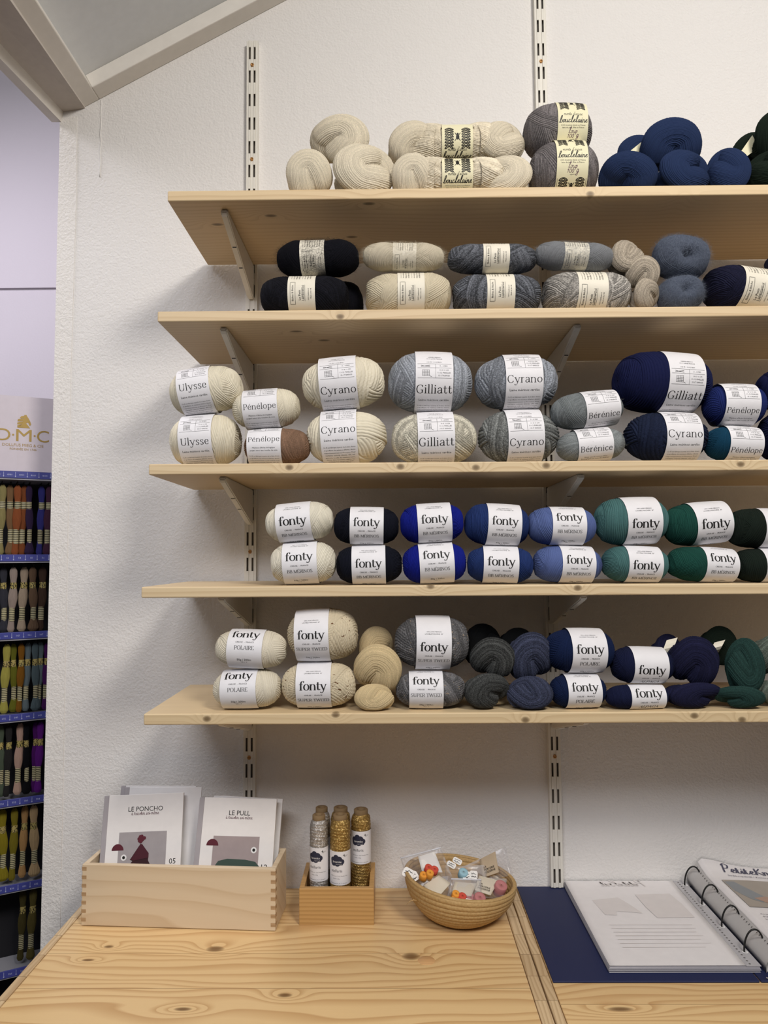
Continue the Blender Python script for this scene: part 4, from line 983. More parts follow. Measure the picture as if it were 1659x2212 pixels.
# --- top shelf
G1 = 'undyed skeins on the top shelf'; G1b = 'blue skeins on the top shelf'; G1c = 'dark green skeins on the top shelf'
knot(1, Y['undyed'], (667, 250, 800, 352), YF + .030, 'undyed cream skein resting on two others, far left, top shelf', G1, .55)
knot(0, Y['undyed'], (617, 327, 720, 424), YF + .006, 'small undyed cream skein at the left end of the top shelf', G1, .55)
knot(2, Y['undyed'], (717, 305, 849, 424), YF + .004, 'undyed cream skein with a coiled face, right of the leftmost one', G1, .55)
BO = lambda I: ink_boucle(I)
pa, pb = at(838, 300, YF + .085), at(1134, 300, YF + .085); l0, l1 = at(953, 300, YF + .085)[0], at(1019, 300, YF + .085)[0]
zz = at(985, 306, YF + .085)[2]
hank_side(Y['undyed'], pa[0], pb[0], zz - .002, YF + .096, .036, 'undyed cream skein lying behind with its yellow band, top shelf', G1, 5, (l0, l1), lambda I: ink_boucle(I, pat=(.25, .85)), 1.0, -.95, (5, 4))
pa, pb = at(845, 365, YF + .038), at(1146, 365, YF + .038); l0, l1 = at(955, 365, YF + .010)[0], at(1022, 365, YF + .010)[0]
hank_side(Y['undyed'], pa[0], pb[0], ZS[0] + .035, YF + .044, .038, 'undyed cream skein lying in front with its yellow band, top shelf', G1, 9, (l0, l1), lambda I: ink_boucle(I, pat=(.28, .90)), .92, -.48)
def BL(I):
    ink_boucle(I, pat=(.42, 1.0))
    J = Ink(); J.text(SCR, 'loup', .30, 0, -.42, T=.45, t=.35, slant=.2); J.text(SCR, '100 g', .36, .02, -.55, T=.45, t=.35, slant=.2); I.extra = [(M_purple, J)]
lb_, z_, _ = ball('wound', Y['loup'], (1140, 1291, 303), ZS[0], 'big grey-brown wound ball with yellow band, bottom, top shelf', 'grey wound balls', (1188, 1255), BL, 334, 0, 0, .004, M_cream)
ball('wound', Y['loup'], (1128, 1278, 222), z_ - .012, 'big grey-brown wound ball with yellow band, stacked behind on top', 'grey wound balls', (1192, 1257), BL, 258, 0, 0, .035, M_cream)
knot(3, Y['denim'], (1384, 258, 1524, 352), YF + .030, 'blue skein with a cleft top, resting on the other blue skeins', G1b, .55)
knot(5, Y['denim'], (1300, 328, 1424, 422), YF + .006, 'leftmost blue skein on the top shelf, beside the grey ball', G1b, .55, flip=True)
knot(2, Y['denim'], (1419, 321, 1538, 422), YF + .004, 'middle blue skein on the board, under the cleft one', G1b, .55)
knot(4, Y['denim'], (1528, 319, 1622, 420), YF + .012, 'rightmost blue skein on the top shelf, by the dark green', G1b, .55)
ob = knot(0, Y['denim'], (1330, 296, 1430, 372), YF + .080, 'blue skein lying behind with a pale paper band, top shelf', G1b, .7)
M_ = ob.matrix_basis.inverted(); b = B()
q = [(1349, 336), (1385, 307), (1389, 330), (1368, 342)]
b.quad(*[M_ @ Vector(at(x, y, YF + .068)) for x, y in q]); b.build('paper_band', M_cream, ob)
knot(0, Y['bottle'], (1626, 238, 1760, 345), YF + .030, 'dark green skein at right picture edge, on top', G1c, .55)
knot(4, Y['bottle'], (1616, 318, 1760, 424), YF + .006, 'dark green skein at right picture edge, on the board', G1c, .55)
og = knot(3, Y['bottle'], (1575, 288, 1680, 400), YF + .080, 'dark green skein behind with a banded label, top shelf', G1c, .7)
M_ = og.matrix_basis.inverted(); b = B()
P4 = [M_ @ Vector(at(x, y, YF + .064)) for x, y in [(1598, 331), (1625, 292), (1640, 318), (1614, 337)]]
b.quad(*P4); bd = b.build('paper_band', M_cream, og)
# ------------------------------------------------------------------ the counter
ZT = 0.9
YT = -.47
kn = [(465, 2050, .016, .010), (888, 2066, .016, .012), (615, 2150, .012, .006), (395, 2180, .014, .005), (235, 2045, .009, .005), (190, 2074, .011, .004)]
K = []
for px, py, sx, sy in kn: p = atz(px, py, ZT); K.append((p[0], p[1], ZT, sx, sy, .03))
M_top = wood('pine_counter', '#E5C48F', '#AB763E', 56, plank=.098, knots=K, warp=7.0, soft=.40, rough=.32, tint=.06, line=.72)
p = atz(1340, 2180, ZT)
M_top2 = wood('pine_counter_right', '#E5C48F', '#AB743C', 52, soft=.40, plank=.092, knots=[(p[0], p[1], ZT, .020, .006, .03)], warp=7.5, rough=.32, tint=.08, off=5.3, line=.7)
M_end = wood('pine_end_grain', '#DCC29A', '#9C784E', 120, axis=1, plank=-.062, warp=11.0, rough=.45, tint=.14, off=2.0, line=.6)
M_leg = wood('pine_leg', '#DDBE8E', '#B07A42', 60, axis=2, rough=.5)
def counter(x0, x1, strips, topmat, label):
    r = tag(empty('counter_table', ((x0 + x1) / 2, YT / 2, 0)), label, 'table')
    inv = Matrix.Translation((-(x0 + x1) / 2, -YT / 2, 0))
    def add(name, a, b_, mat, bev=.0015):
        bb = B(); bb.box(a, b_, bev); o = bb.build(name, mat, r); o.location = (-(x0 + x1) / 2, -YT / 2, 0); return o
    xs = [x0] + [s[1] for s in strips if s[0] < x0 + .05]; xe = [x1] + [s[0] for s in strips if s[1] > x1 - .05]
    add('tabletop', (max(xs) + .0004, YT, ZT - .028), (min(xe) - .0004, -.0015, ZT), topmat)
    for s in strips: add('end_strip', (s[0] + .0006, YT, ZT - .028), (s[1] - .0006, -.0015, ZT), M_end)
    for lx in (x0 + .05, x1 - .05):
        for ly in (YT + .05, -.06): add('leg', (lx - .025, ly - .025, 0), (lx + .025, ly + .025, ZT - .028), M_leg)
    add('apron', (x0 + .03, -.10, ZT - .11), (x1 - .03, -.08, ZT - .028), M_leg)
    return r
t1 = counter(-.3005, .4997, [(-.3005, -.2855), (.4812, .4997)], M_top, 'left pine counter with oval knots, carrying the crate, box and basket')
counter(.5006, 1.35, [(.5006, .5160), (1.335, 1.35)], M_top2, 'right pine counter under the open ring binder')
p = atz(921, 2075, ZT); b = B(); b.lathe([(.0001, .0003), (.0135, .0003), (.0138, 0)], 32, Matrix.Translation((p[0], p[1], ZT)))
M_plug = wood('pine_plug', '#D8AC78', '#B8865A', 200, warp=1.0, line=.8)
o = b.build('round_plug', M_plug, t1); o.matrix_parent_inverse = t1.matrix_basis.inverted()

# ---- crate of booklets
M_crate = wood('pale_paulownia', '#DAC6A8', '#C2A681', 26, warp=4.0, rough=.55, off=9.0, line=.8, grain=.06)
M_joint = wood('joint_end_grain', '#B39470', '#8F7150', 200, warp=2.0)
cl, cr = np.array([-.267, -.148]), np.array([.076, -.169])
ang = math.atan2(cr[1] - cl[1], cr[0] - cl[0]); Lc = float(np.linalg.norm(cr - cl))
Hc = at(177, 1868, -.150)[2] - ZT; pb_ = atz(621, 1829, ZT + Hc)
Dc = .092
cb = tag(empty('wooden_crate', (cl[0], cl[1], ZT), (0, 0, ang)), 'pale finger-jointed wooden crate holding the pattern booklets', 'crate')
tk = .009
for nm, a, b_ in (('front_board', (0, 0, .001), (Lc, tk, Hc)), ('back_board', (0, Dc - tk, .001), (Lc, Dc, Hc)), ('side_board', (0, tk, .001), (tk, Dc - tk, Hc)), ('side_board', (Lc - tk, tk, .001), (Lc, Dc - tk, Hc)), ('base_board', (tk, tk, .001), (Lc - tk, Dc - tk, .008))):
    B().box(a, b_, .0012).build(nm, M_crate, cb)
b = B()
for k in range(7):
    z = .008 + k * (Hc - .01) / 6.6
    b.box((-.0002, -.0003, z), (tk * .9, .001, z + .0062)); b.box((Lc - tk * .9, -.0003, z), (Lc + .0002, .001, z + .0062))
    b.box((Lc - .001, .0, z), (Lc + .0003, tk, z + .0062))
b.build('finger_joints', M_joint, cb)
# ---- booklets
M_card = plain('off_white_card', '#F0ECE9', .6); M_card2 = plain('white_card', '#ECE9E8', .6); M_spine = plain('lilac_grey_spine', '#A9A3A6', .6)
M_linen = plain('grey_linen_print', '#A9A2A3', .7, nz=.08); M_linen2 = plain('rose_grey_linen_print', '#A99A99', .7, nz=.08)
M_bord = plain('burgundy_ink', '#5C1B2A', .6); M_aub = plain('dark_wool_print', '#36191F', .8); M_greenp = plain('green_wool_print', '#3F5149', .8); M_script = plain('plum_ink', '#5c2a3a', .6); M_white = plain('white_ink', '#F0EEEC', .6)
def booklet(TL, TR, Y, lean, label, group='pattern booklets in the crate', art=None, spine=True, th=.0035, card=None, zb=.9095):
    a, c = at(*TL, Y), at(*TR, Y)
    c[1] += 0; wd = np.linalg.norm(c - a); u = (c - a) / wd
    dn = np.array([0, -math.sin(lean), -math.cos(lean)]); dn = dn - u * (dn @ u); dn /= np.linalg.norm(dn); v = -dn
    n = np.cross(u, v)
    h = (min(a[2], a[2] + (c[2] - a[2])) - zb - th * math.sin(lean)) / (-dn[2]) - abs(u[2]) * wd * .05
    o0 = a + dn * h
    r = empty('pattern_booklet'); r.matrix_world = Matrix(((u[0], v[0], n[0], o0[0]), (u[1], v[1], n[1], o0[1]), (u[2], v[2], n[2], o0[2]), (0, 0, 0, 1)))
    tag(r, label, 'booklet', group)
    s = .009 if spine else 0
    cover = B().box((s, 0, -th), (wd, h, 0), .0004, 1).build('cover', card or M_card, r)
    if spine: B().box((0, 0, -th - .0002), (s, h - .0004, .0002), .0004, 1).build('spine', M_spine, r)
    if art: art(r, cover, wd, h, s)
    return r
def put(I, nm, mat, par, z):
    return I.build(nm, lambda x, y: np.stack([x, y, z + 0 * x], -1), mat, par)
def art_common(cover, wd, h, s, title, num, linen, eye, beak, tw):
    m = (s + wd) / 2
    k = wd - s
    I = Ink(); I.text(None, title, tw * k, m, h - .029, res=3); I.text(None, num, .085 * k, wd - .11 * k, h - .119, res=2)
    put(I, 'lettering', M_ink, cover, .0002)
    I = Ink(); I.text(SCR, 'à tricoter soi-même', .37 * k, m, h - .0355, T=.5, t=.42); put(I, 'handwriting', M_script, cover, .0002)
    px0, px1 = s + .17 * k, s + .80 * k
    I = Ink(); I.rect(px0, .002, px1, h - .064, 4, 4); put(I, 'picture', linen, cover, .0002)
    I = Ink(); a = np.linspace(0, PI, 15); bx, by = px0 + beak[0], h - beak[1]; V = np.stack([bx + .0108 * np.cos(a), by + .0108 * np.sin(a)], 1); I.add(V, [tuple(range(15))]); put(I, 'beak_mark', M_bord, cover, .0005)
    I = Ink(); I.add(*disc(px0 + eye[0], h - eye[1], .0052, 20)); put(I, 'eye_white', M_white, cover, .0005)
    I = Ink(); I.add(*disc(px0 + eye[0], h - eye[1], .0026, 16)); put(I, 'eye_dot', M_ink, cover, .0007)
    return px0, px1
def art_poncho(r, cover, wd, h, s):
    px0, px1 = art_common(cover, wd, h, s, 'LE PONCHO', '05', M_linen, (.011, .106), (-.001, .094), .46)
    c = (px0 + px1) / 2 - .004
    h += .012; b = B(); top = h - .097
    pts = [(c - .040, .004), (c - .030, h - .150), (c - .014, h - .126), (c - .012, h - .124), (c - .017, h - .122), (c + .000, top), (c + .004, top), (c + .016, h - .112), (c + .016, h - .124), (c + .026, h - .142), (c + .040, h - .156), (c + .046, .004)]
    b.prism(pts, .0003, Matrix.Translation((0, 0, .0003))); b.build('poncho_print', M_aub, cover)
    b = B(); rng = random.Random(3)
    for k in range(16):
        a = rng.uniform(0, 2 * PI); q = rng.uniform(0, .006)
        b.prism(list(map(tuple, disc(c + .002 + q * math.cos(a), top + .010 + q * math.sin(a), .0032, 7)[0])), .0003, Matrix.Translation((0, 0, .0004 + k * .00002)))
    b.build('pompom_print', M_bord, cover)
    b = B(); b.prism([(c - .0155, h - .1215), (c + .001, top + .001), (c + .004, top), (c + .0165, h - .112), (c + .0165, h - .1195), (c + .002, h - .1215), (c - .010, h - .1235)], .0003, Matrix.Translation((0, 0, .0008))); b.build('hood_print', plain('burgundy_wool_print', '#4A1C28', .8), cover)
def art_pull(r, cover, wd, h, s):
    px0, px1 = art_common(cover, wd, h, s, 'LE PULL', '12', M_linen2, (.074, .086), (-.001, .080), .29)
    b = B(); y = h - .101
    pts = [(px0 + .002, y - .018), (px0 + .012, y - .004), (px0 + .028, y), (px0 + .060, y - .001), (px0 + .078, y - .004), (px0 + .088, y - .014), (px0 + .084, y - .022), (px0 + .068, y - .016), (px0 + .068, .004), (px0 + .026, .004), (px0 + .026, y - .018), (px0 + .006, y - .024)]
    b.prism(pts, .0003, Matrix.Translation((0, 0, .0003))); b.build('jumper_print', M_greenp, cover)
booklet((262, 1697), (424, 1698), -.057, .22, 'white booklet standing rearmost in the crate, half hidden', spine=True, card=M_card2, th=.003)
booklet((270, 1700), (436, 1701), -.0635, .22, 'white booklet at the back left, just before the rearmost one', spine=True, card=M_card2, th=.003)
booklet((462, 1719), (594, 1724), -.068, .22, 'white booklet peeping out behind the green jumper booklet', spine=False, card=M_card2, th=.003)
booklet((480, 1719), (611, 1726), -.0765, .22, 'white booklet behind the green jumper one, sticking out to its right', spine=False, card=M_card2, th=.006)
booklet((226, 1719), (397, 1712), -.082, .27, 'booklet with burgundy pompom poncho on its cover, front left in crate', art=art_poncho, th=.005)
booklet((432, 1722), (598, 1726), -.098, .27, 'booklet with green jumper on its cover, front right in crate', art=art_pull, th=.006)

# ---- bamboo box of lurex cones
M_bam = wood('bamboo', '#C39A62', '#9C7440', 150, warp=2.5, rough=.4, off=4.0, line=.6)
M_card_core = plain('cardboard_core', '#8C7453', .8)
bx0, bx1, by0, by1, Hb = .114, .2445, -.147, -.036, at(700, 1919, -.147)[2] - ZT
bx = tag(empty('bamboo_box', (bx0, by0, ZT)), 'square open bamboo box holding metallic yarn cones', 'box')
wd_, dp_ = bx1 - bx0, by1 - by0; tk = .0085
for nm, a, b_ in (('front_panel', (0, 0, 0), (wd_, tk, Hb)), ('back_panel', (0, dp_ - tk, 0), (wd_, dp_, Hb)), ('side_panel', (0, tk, 0), (tk, dp_ - tk, Hb)), ('side_panel', (wd_ - tk, tk, 0), (wd_, dp_ - tk, Hb)), ('bottom_panel', (tk, tk, 0), (wd_ - tk, dp_ - tk, .006))):
    B().box(a, b_, .0008).build(nm, M_bam, bx)
def lurex(name, c, c2):
    m = NT(name); o = m.obj(); n = m.noise(o, 900.0, 1.0); n2 = m.noise(o, 350.0, 2.0)
    m.col(m.mix(m.math('GREATER_THAN', n2, .58), lin(c), lin(c2))); m.set(Metallic=.75, Roughness=.38)
    m.bump(n, 1.0, .0012); return m.m
M_gold = lurex('gold_lurex', '#A08248', '#E2C27C'); M_silver = lurex('silver_lurex', '#B4B0AC', '#E8E6E4'); M_cloud = plain('dark_blue_ink', '#2B2D40', .6)
def cone(x, y, ztop, R, mat, label, lw=0.0, zl=.088):
    r = tag(empty('yarn_cone', (x, y, ZT + .0062)), label, 'yarn cone', 'metallic yarn cones in the bamboo box')
    H = ztop - ZT - .0062
    ph = np.linspace(0, 2 * PI, 73)[:-1]; zz = np.linspace(0, 1, 260)
    prof = np.interp(zz, [0, .01, .04, .90, .955, .975, 1], [.3, .9, 1, 1.0, .93, .80, .62])
    rip = .022 * np.sin(zz[:, None] * 190 + 1.0 * np.sin(ph)[None, :] * 2 + ph[None, :] * 2) + .02 * np.sin(zz[:, None] * 75 - 3 * ph[None, :])
    rr = R * (prof[:, None] * (1 + rip * .6)); G = np.stack([rr * np.cos(ph), rr * np.sin(ph), zz[:, None] * (H - .006) + 0 * ph], -1)
    link('thread', grid('thread', G, wrap=True), mat, r)
    b = B(); b.lathe([(R * .34, 0), (R * .34, H - .0005), (R * .40, H), (R * .66, H), (R * .72, H - .001), (R * .72, H - .009), (R * .6, H - .012)], 40); b.lathe([(.0001, H - .025), (R * .36, H - .025)], 24); b.build('cardboard_core', M_card_core, r)
    z0, z1 = zl - .029, zl + .029; Rl = R * 1.035
    S = lambda t, z, k=0.0: np.stack([(Rl + k) * np.sin(t), -(Rl + k) * np.cos(t), z + 0 * t], -1)
    t = np.linspace(0, 2 * PI, 65)[:-1]; z = np.linspace(z0, z1, 3)
    lo = link('paper_label', grid('paper_label', S(t[None, :] + 0 * z[:, None], z[:, None] + 0 * t[None, :]), wrap=True), M_paper, r)
    f = lambda k: (lambda x, y: S(x / Rl + lw, zl + y, k))
    I = Ink()
    for cx, cy, q in ((-.010, .014, .0055), (-.0045, .0185, .0050), (.001, .015, .006), (.006, .0115, .0048), (-.002, .010, .0065), (-.009, .010, .006)): I.add(*disc_cols(cx, cy, q))
    I.rect(-.012, .0055, .008, .012, 6, 2); I.build('cloud_print', f(.00015), M_cloud, lo)
    I = Ink(); I.text(None, 'kremke', .0155, -.0022, .0098); I.text(None, 'soul wool', .010, .0005, .0064, res=1); I.build('cloud_lettering', f(.0004), M_white, lo)
    I = Ink(); I.text(None, 'stellaris', .021, -.0035, -.0065); I.text(None, '78% Viscose / 22% Metallic Yarn', .032, .001, -.0140, res=1); I.text(None, '300m / 25g', .012, -.004, -.0185, res=1); I.text(None, 'Maschinenwäsche 30 °C schonend', .032, 0, -.0265, res=1)
    I.add(np.array([(0, .0030), (.0006, .0006), (.003, 0), (.0006, -.0006), (0, -.003), (-.0006, -.0006), (-.003, 0), (-.0006, .0006)]) + (.0105, .0225), [tuple(range(8))]); I.text(None, 'lurex', .006, .0145, .0205, .4)
    I.build('lettering', f(.0001), M_ink, lo); return r
zt_ = lambda px, py, Y: at(px, py, Y)[2]
def cone_px(px, wpx, pyt, Y, *a, **k):
    p = at(px, 1850, Y); sl = FPX / (Y - CAM[1])
    return cone(p[0], Y, at(px, pyt, Y)[2], wpx / 2 / sl, *a, **k)
cone_px(695, 35, 1743, -.066, M_silver, 'silver yarn cone at the back left of the bamboo box')
cone_px(736, 41, 1743, -.066, M_gold, 'gold yarn cone behind the front gold one')
cone_px(780, 41, 1747, -.074, M_gold, 'gold yarn cone standing apart at the right of the box', lw=-.10, zl=.104)
cone_px(689, 38, 1759, -.110, M_silver, 'silver yarn cone with white label, front left of the box', lw=-.15, zl=.088)
cone_px(735, 42, 1758, -.112, M_gold, 'gold yarn cone with white label, front middle of the box', lw=-.12, zl=.083)

# ---- coiled basket with zip bags
M_straw = NT('coiled_straw')
o_ = M_straw.obj(); n_1 = M_straw.noise(o_, 260.0, 2.0); n_2 = M_straw.noise(o_, 40.0, 2.0)
M_straw.col(M_straw.mix(n_1, lin('#A2804F'), M_straw.mix(n_2, lin('#D4B682'), lin('#C4A26A')))); M_straw.set(Roughness=.75); M_straw.bump(n_1, .5, .001); M_straw = M_straw.m
BC = np.array([.3985, -.112]); RB = .0975
bk = tag(empty('coiled_basket', (BC[0], BC[1], ZT)), 'shallow coiled straw basket full of small zip bags', 'basket')
n = 240; ph = np.arange(n) * 2 * PI / n; prof = []
Hk = .066
tt = np.linspace(0, 1, 150)
ro = .040 + (RB - .040) * np.sin(tt * PI / 2) ** .9 * (1 - .10 * (1 - tt)); zo = Hk * (tt ** 1.45)
coil = 11
bulge = .0016 * np.abs(np.sin(tt * PI * coil)) ** .7
nx, nz_ = np.gradient(zo), -np.gradient(ro); ln = np.hypot(nx, nz_); nx /= ln; nz_ /= ln
stitch = .00035 * np.sin(ph * 90)[None, :] * np.abs(np.sin(tt * PI * coil))[:, None]
outer = [(ro[:, None] + (bulge[:, None] + stitch) * nx[:, None]), zo[:, None] + (bulge[:, None] + stitch) * nz_[:, None]]
inn = [(ro[:, None] - .005 * nx[:, None] - (bulge[:, None] + stitch) * nx[:, None]), zo[:, None] - .005 * nz_[:, None] - (bulge[:, None] + stitch) * nz_[:, None]]
rim_t = np.linspace(0, PI, 9)[1:-1]
R_ = np.concatenate([np.full((1, n), .0005), outer[0] + 0 * ph, np.repeat((ro[-1] - .0025 + .0042 * np.cos(rim_t))[:, None], n, 1), inn[0][::-1] + 0 * ph, np.full((1, n), .0005)])
Z_ = np.concatenate([np.full((1, n), .001), outer[1] + 0 * ph, np.repeat((zo[-1] + .0042 * np.sin(rim_t))[:, None], n, 1), inn[1][::-1] + 0 * ph, np.full((1, n), .006)])
wobble = 1 + .015 * np.sin(2 * ph + 1) + .008 * np.sin(3 * ph)
G = np.stack([R_ * np.cos(ph) * wobble, R_ * np.sin(ph) * wobble, np.maximum(Z_, 0.0008)], -1)
G[..., 2] += -.11 * G[..., 0] * (G[..., 2] / Hk) + .0
link('coil_wall', grid('coil_wall', G, wrap=True), M_straw, bk)
b = B(); q = at(893, 1944, -.165); q = q - np.array([BC[0], BC[1], ZT])
b.tube([q + np.array([.006, 0, -.001]), q + (0, -.002, .001), q + (-.006, -.003, -.001), q + (-.012, -.003, -.006)], [.0009, .0008, .0006, .0003], 6); b.build('loose_straw', M_straw, bk)

M_film = bpy.data.materials.new('clear_film'); M_film.use_nodes = True; nt = M_film.node_tree; nt.nodes.clear()
ou = nt.nodes.new('ShaderNodeOutputMaterial'); mx = nt.nodes.new('ShaderNodeMixShader'); tr = nt.nodes.new('ShaderNodeBsdfTransparent'); gl = nt.nodes.new('ShaderNodeBsdfGlossy'); df = nt.nodes.new('ShaderNodeBsdfDiffuse'); m2 = nt.nodes.new('ShaderNodeMixShader'); lw = nt.nodes.new('ShaderNodeLayerWeight')
gl.inputs['Roughness'].default_value = .18; df.inputs[0].default_value = (.9, .9, .92, 1); tr.inputs[0].default_value = (.97, .97, .98, 1); lw.inputs[0].default_value = .25
m2.inputs[0].default_value = .6; nt.links.new(gl.outputs[0], m2.inputs[1]); nt.links.new(df.outputs[0], m2.inputs[2])
mp = nt.nodes.new('ShaderNodeMath'); mp.operation = 'MULTIPLY_ADD'; mp.inputs[1].default_value = .35; mp.inputs[2].default_value = .07; nt.links.new(lw.outputs['Fresnel'], mp.inputs[0])
nt.links.new(mp.outputs[0], mx.inputs[0]); nt.links.new(tr.outputs[0], mx.inputs[1]); nt.links.new(m2.outputs[0], mx.inputs[2]); nt.links.new(mx.outputs[0], ou.inputs[0])
M_zip = plain('zip_seal', '#E9ECF4', .25); M_kraft = plain('kraft_card', '#BBA88E', .7); M_cardc = plain('cream_card', '#DCD3C0', .6); M_stick = plain('white_sticker', '#F0EEEA', .5)
def quadpts(c, n=9):
    c = [np.array(p, float) for p in c]; s = np.linspace(0, 1, n)[:, None, None]; t = np.linspace(0, 1, n)[None, :, None]
    return c[0] * (1 - s) * (1 - t) + c[1] * (1 - s) * t + c[2] * s * t + c[3] * s * (1 - t)
def zip_bag(corners, label, cards=(), stick=(), zipline=True, bulge=.006):
    """corners: TL, TR, BR, BL as (px, py, depth)"""
    C4 = [at(*c) for c in corners]; org = C4[3]
    r = tag(empty('zip_bag', org), label, 'zip bag', 'small clear zip bags in the basket')
    Q = quadpts([c - org for c in C4], 13)
    nrm = np.cross(C4[1] - C4[0], C4[3] - C4[0]); nrm /= np.linalg.norm(nrm); nrm = nrm if nrm[1] < 0 else -nrm
    s = np.linspace(0, 1, 13); bl = (np.sin(PI * s)[:, None] * np.sin(PI * s)[None, :]) ** .5
    rng = np.random.default_rng(len(label)); wr = .0012 * (np.sin(9 * s[:, None] + 5 * s[None, :] + rng.random() * 6) + np.sin(14 * s[None, :] - 6 * s[:, None]))
    V1 = Q + nrm * (bulge * bl + wr * bl)[..., None]; V2 = Q - nrm * (bulge * bl - wr * bl)[..., None]
    G = np.concatenate([V1, V2[:, ::-1]], 1)
    link('film', grid('film', G, wrap=True), M_film, r)
    if zipline:
        u = (C4[1] - C4[0]); d = (C4[3] - C4[0]); d /= np.linalg.norm(d)
        b = B(); b.tube([C4[0] - org + u * f + d * .003 for f in np.linspace(0, 1, 5)], .0012, 6); b.build('zip_seal', M_zip, r)
    for (cs, mat, txt) in cards:
        P = [at(*c) - org for c in cs]; nn = np.cross(P[1] - P[0], P[3] - P[0]); nn /= np.linalg.norm(nn); nn = nn if nn[1] < 0 else -nn
        A = quadpts(P, 7); sv = np.linspace(-1, 1, 7); A = A + nn * (.0015 * (1 - sv[:, None] ** 2))[..., None]
        co = link('card', grid('card', np.concatenate([A, (A - nn * .0006)[:, ::-1]], 1), wrap=True), mat, r)
        if txt:
            I = Ink()
            for k, l in enumerate(txt): I.text(None, l, (.16, .62, .66)[k] if len(txt) == 3 else .8, (-.25, -.02, 0)[k] if len(txt) == 3 else 0, -.10 - .14 * k)
            ctr = sum(P) / 4; e1 = (P[1] - P[0] + P[2] - P[3]) / 2; e2 = (P[0] - P[3] + P[1] - P[2]) / 2
            I.build('lettering', lambda x, y: ctr + x[:, None] * e1 + (y[:, None] * 1.0) * e2 + nn * .0022, M_ink, co)
    for (c, w_, h_, an) in stick:
        p = at(*c) - org; toc = CAM - at(*c); toc /= np.linalg.norm(toc); nn = (nrm + toc) / 2; nn /= np.linalg.norm(nn)
        e1 = np.cross([0, 0, 1.], nn); e1 = -e1 if e1[0] < 0 else e1; e1 /= np.linalg.norm(e1); e2 = np.cross(nn, e1); e2 = e2 if e2[2] > 0 else -e2
        ca, sa = math.cos(an), math.sin(an); f1, f2 = e1 * ca + e2 * sa, -e1 * sa + e2 * ca
        a = [(.5, -.3), (.5, .3), (.38, .5), (-.38, .5), (-.5, .3), (-.5, -.3), (-.38, -.5), (.38, -.5)]
        b = B(); M = Matrix(((f1[0] * w_, f2[0] * h_, nn[0], p[0]), (f1[1] * w_, f2[1] * h_, nn[1], p[1]), (f1[2] * w_, f2[2] * h_, nn[2], p[2]), (0, 0, 0, 1)))
        b.prism(a, .0004, M); st = b.build('price_sticker', M_stick, r)
        I = Ink(); rg = random.Random(int(w_ * 1e5) + int(c[0]))
        for row in (.16, -.2): I.line([(-.33 + .66 * k / 9, row + rg.uniform(-.12, .12)) for k in range(10)], .06, True)
        I.build('scribble', lambda x, y: p + x[:, None] * f1 * w_ + y[:, None] * f2 * h_ + nn * .0006, M_ink, st)
    return r
zip_bag([(960, 1872, -.075), (1052, 1868, -.07), (1050, 1915, -.115), (965, 1912, -.11)], 'clear zip bag at the back with a pale blue foam stopper',
        stick=[((975, 1868, -.085), .017, .010, -.5), ((988, 1860, -.083), .017, .010, -.5), ((1008, 1892, -.118), .014, .014, .05), ((1023, 1890, -.118), .014, .014, -.1)], zipline=False, bulge=.007)
zip_bag([(1000, 1872, -.050), (1092, 1829, -.045), (1108, 1890, -.085), (1030, 1908, -.09)], 'clear zip bag with brown printed card standing at the right rear of basket',
        cards=[([(1036, 1856, -.056), (1070, 1839, -.055), (1078, 1884, -.088), (1043, 1896, -.09)], M_kraft, ('LA', 'MERCERIE', 'MODERNE'))], zipline=False, bulge=.004)
zip_bag([(864, 1851, -.085), (951, 1828, -.08), (984, 1912, -.135), (890, 1930, -.14)], 'clear zip bag leaning out at the left, bright zip edge, white card',
        cards=[([(903, 1850, -.092), (939, 1840, -.09), (956, 1884, -.12), (912, 1884, -.12)], M_stick, None)], stick=[((882, 1886, -.125), .020, .016, -.45), ((892, 1895, -.128), .020, .016, .6)], bulge=.008)
zip_bag([(1020, 1895, -.098), (1096, 1898, -.09), (1088, 1942, -.14), (1012, 1938, -.145)], 'clear zip bag with cream printed card at the right of the basket',
        cards=[([(1035, 1891, -.108), (1078, 1902, -.106), (1060, 1934, -.145), (1024, 1922, -.145)], M_cardc, ('LA', 'MERCERIE', 'MODERNE'))], zipline=False, bulge=.005)
zip_bag([(916, 1897, -.125), (972, 1892, -.12), (978, 1938, -.160), (938, 1948, -.165)], 'clear zip bag with plain cream card at the front left of the basket',
        cards=[([(915, 1913, -.140), (948, 1891, -.130), (973, 1908, -.140), (941, 1944, -.172)], M_cardc, None)], zipline=False, bulge=.004)
zip_bag([(975, 1896, -.125), (1040, 1898, -.12), (1040, 1952, -.178), (962, 1950, -.178)], 'clear zip bag at the front centre of the basket, grey card',
        cards=[([(982, 1905, -.14), (1030, 1908, -.135), (1018, 1936, -.165), (976, 1930, -.165)], M_cardc, None)], stick=[((1011, 1948, -.186), .022, .010, -.25)], zipline=True, bulge=.006)
def stopper(px, py, Y, mat, label, R=.0068, L=.011, tilt=.5, az=0.3):
    p = at(px, py, Y); r = empty('foam_stopper', p, (tilt, az * .3, az)); tag(r, label, 'stitch stopper', 'small foam stoppers in the bags')
    b = B(); b.lathe([(.0008, L / 2 - .003), (.0008, L / 2), (R - .0008, L / 2), (R, L / 2 - .0008), (R, -L / 2 + .0008), (R - .0008, -L / 2), (.0002, -L / 2)], 28); b.build('foam', mat, r)
    b = B(); b.lathe([(.0001, L / 2 - .0022), (.0010, L / 2 - .0022), (.0010, L / 2 + .0002), (.0007, L / 2 + .0002)], 12); b.build('hole', mat_hole, r); return r
mat_hole = plain('foam_hole', '#6b4a22', .9)
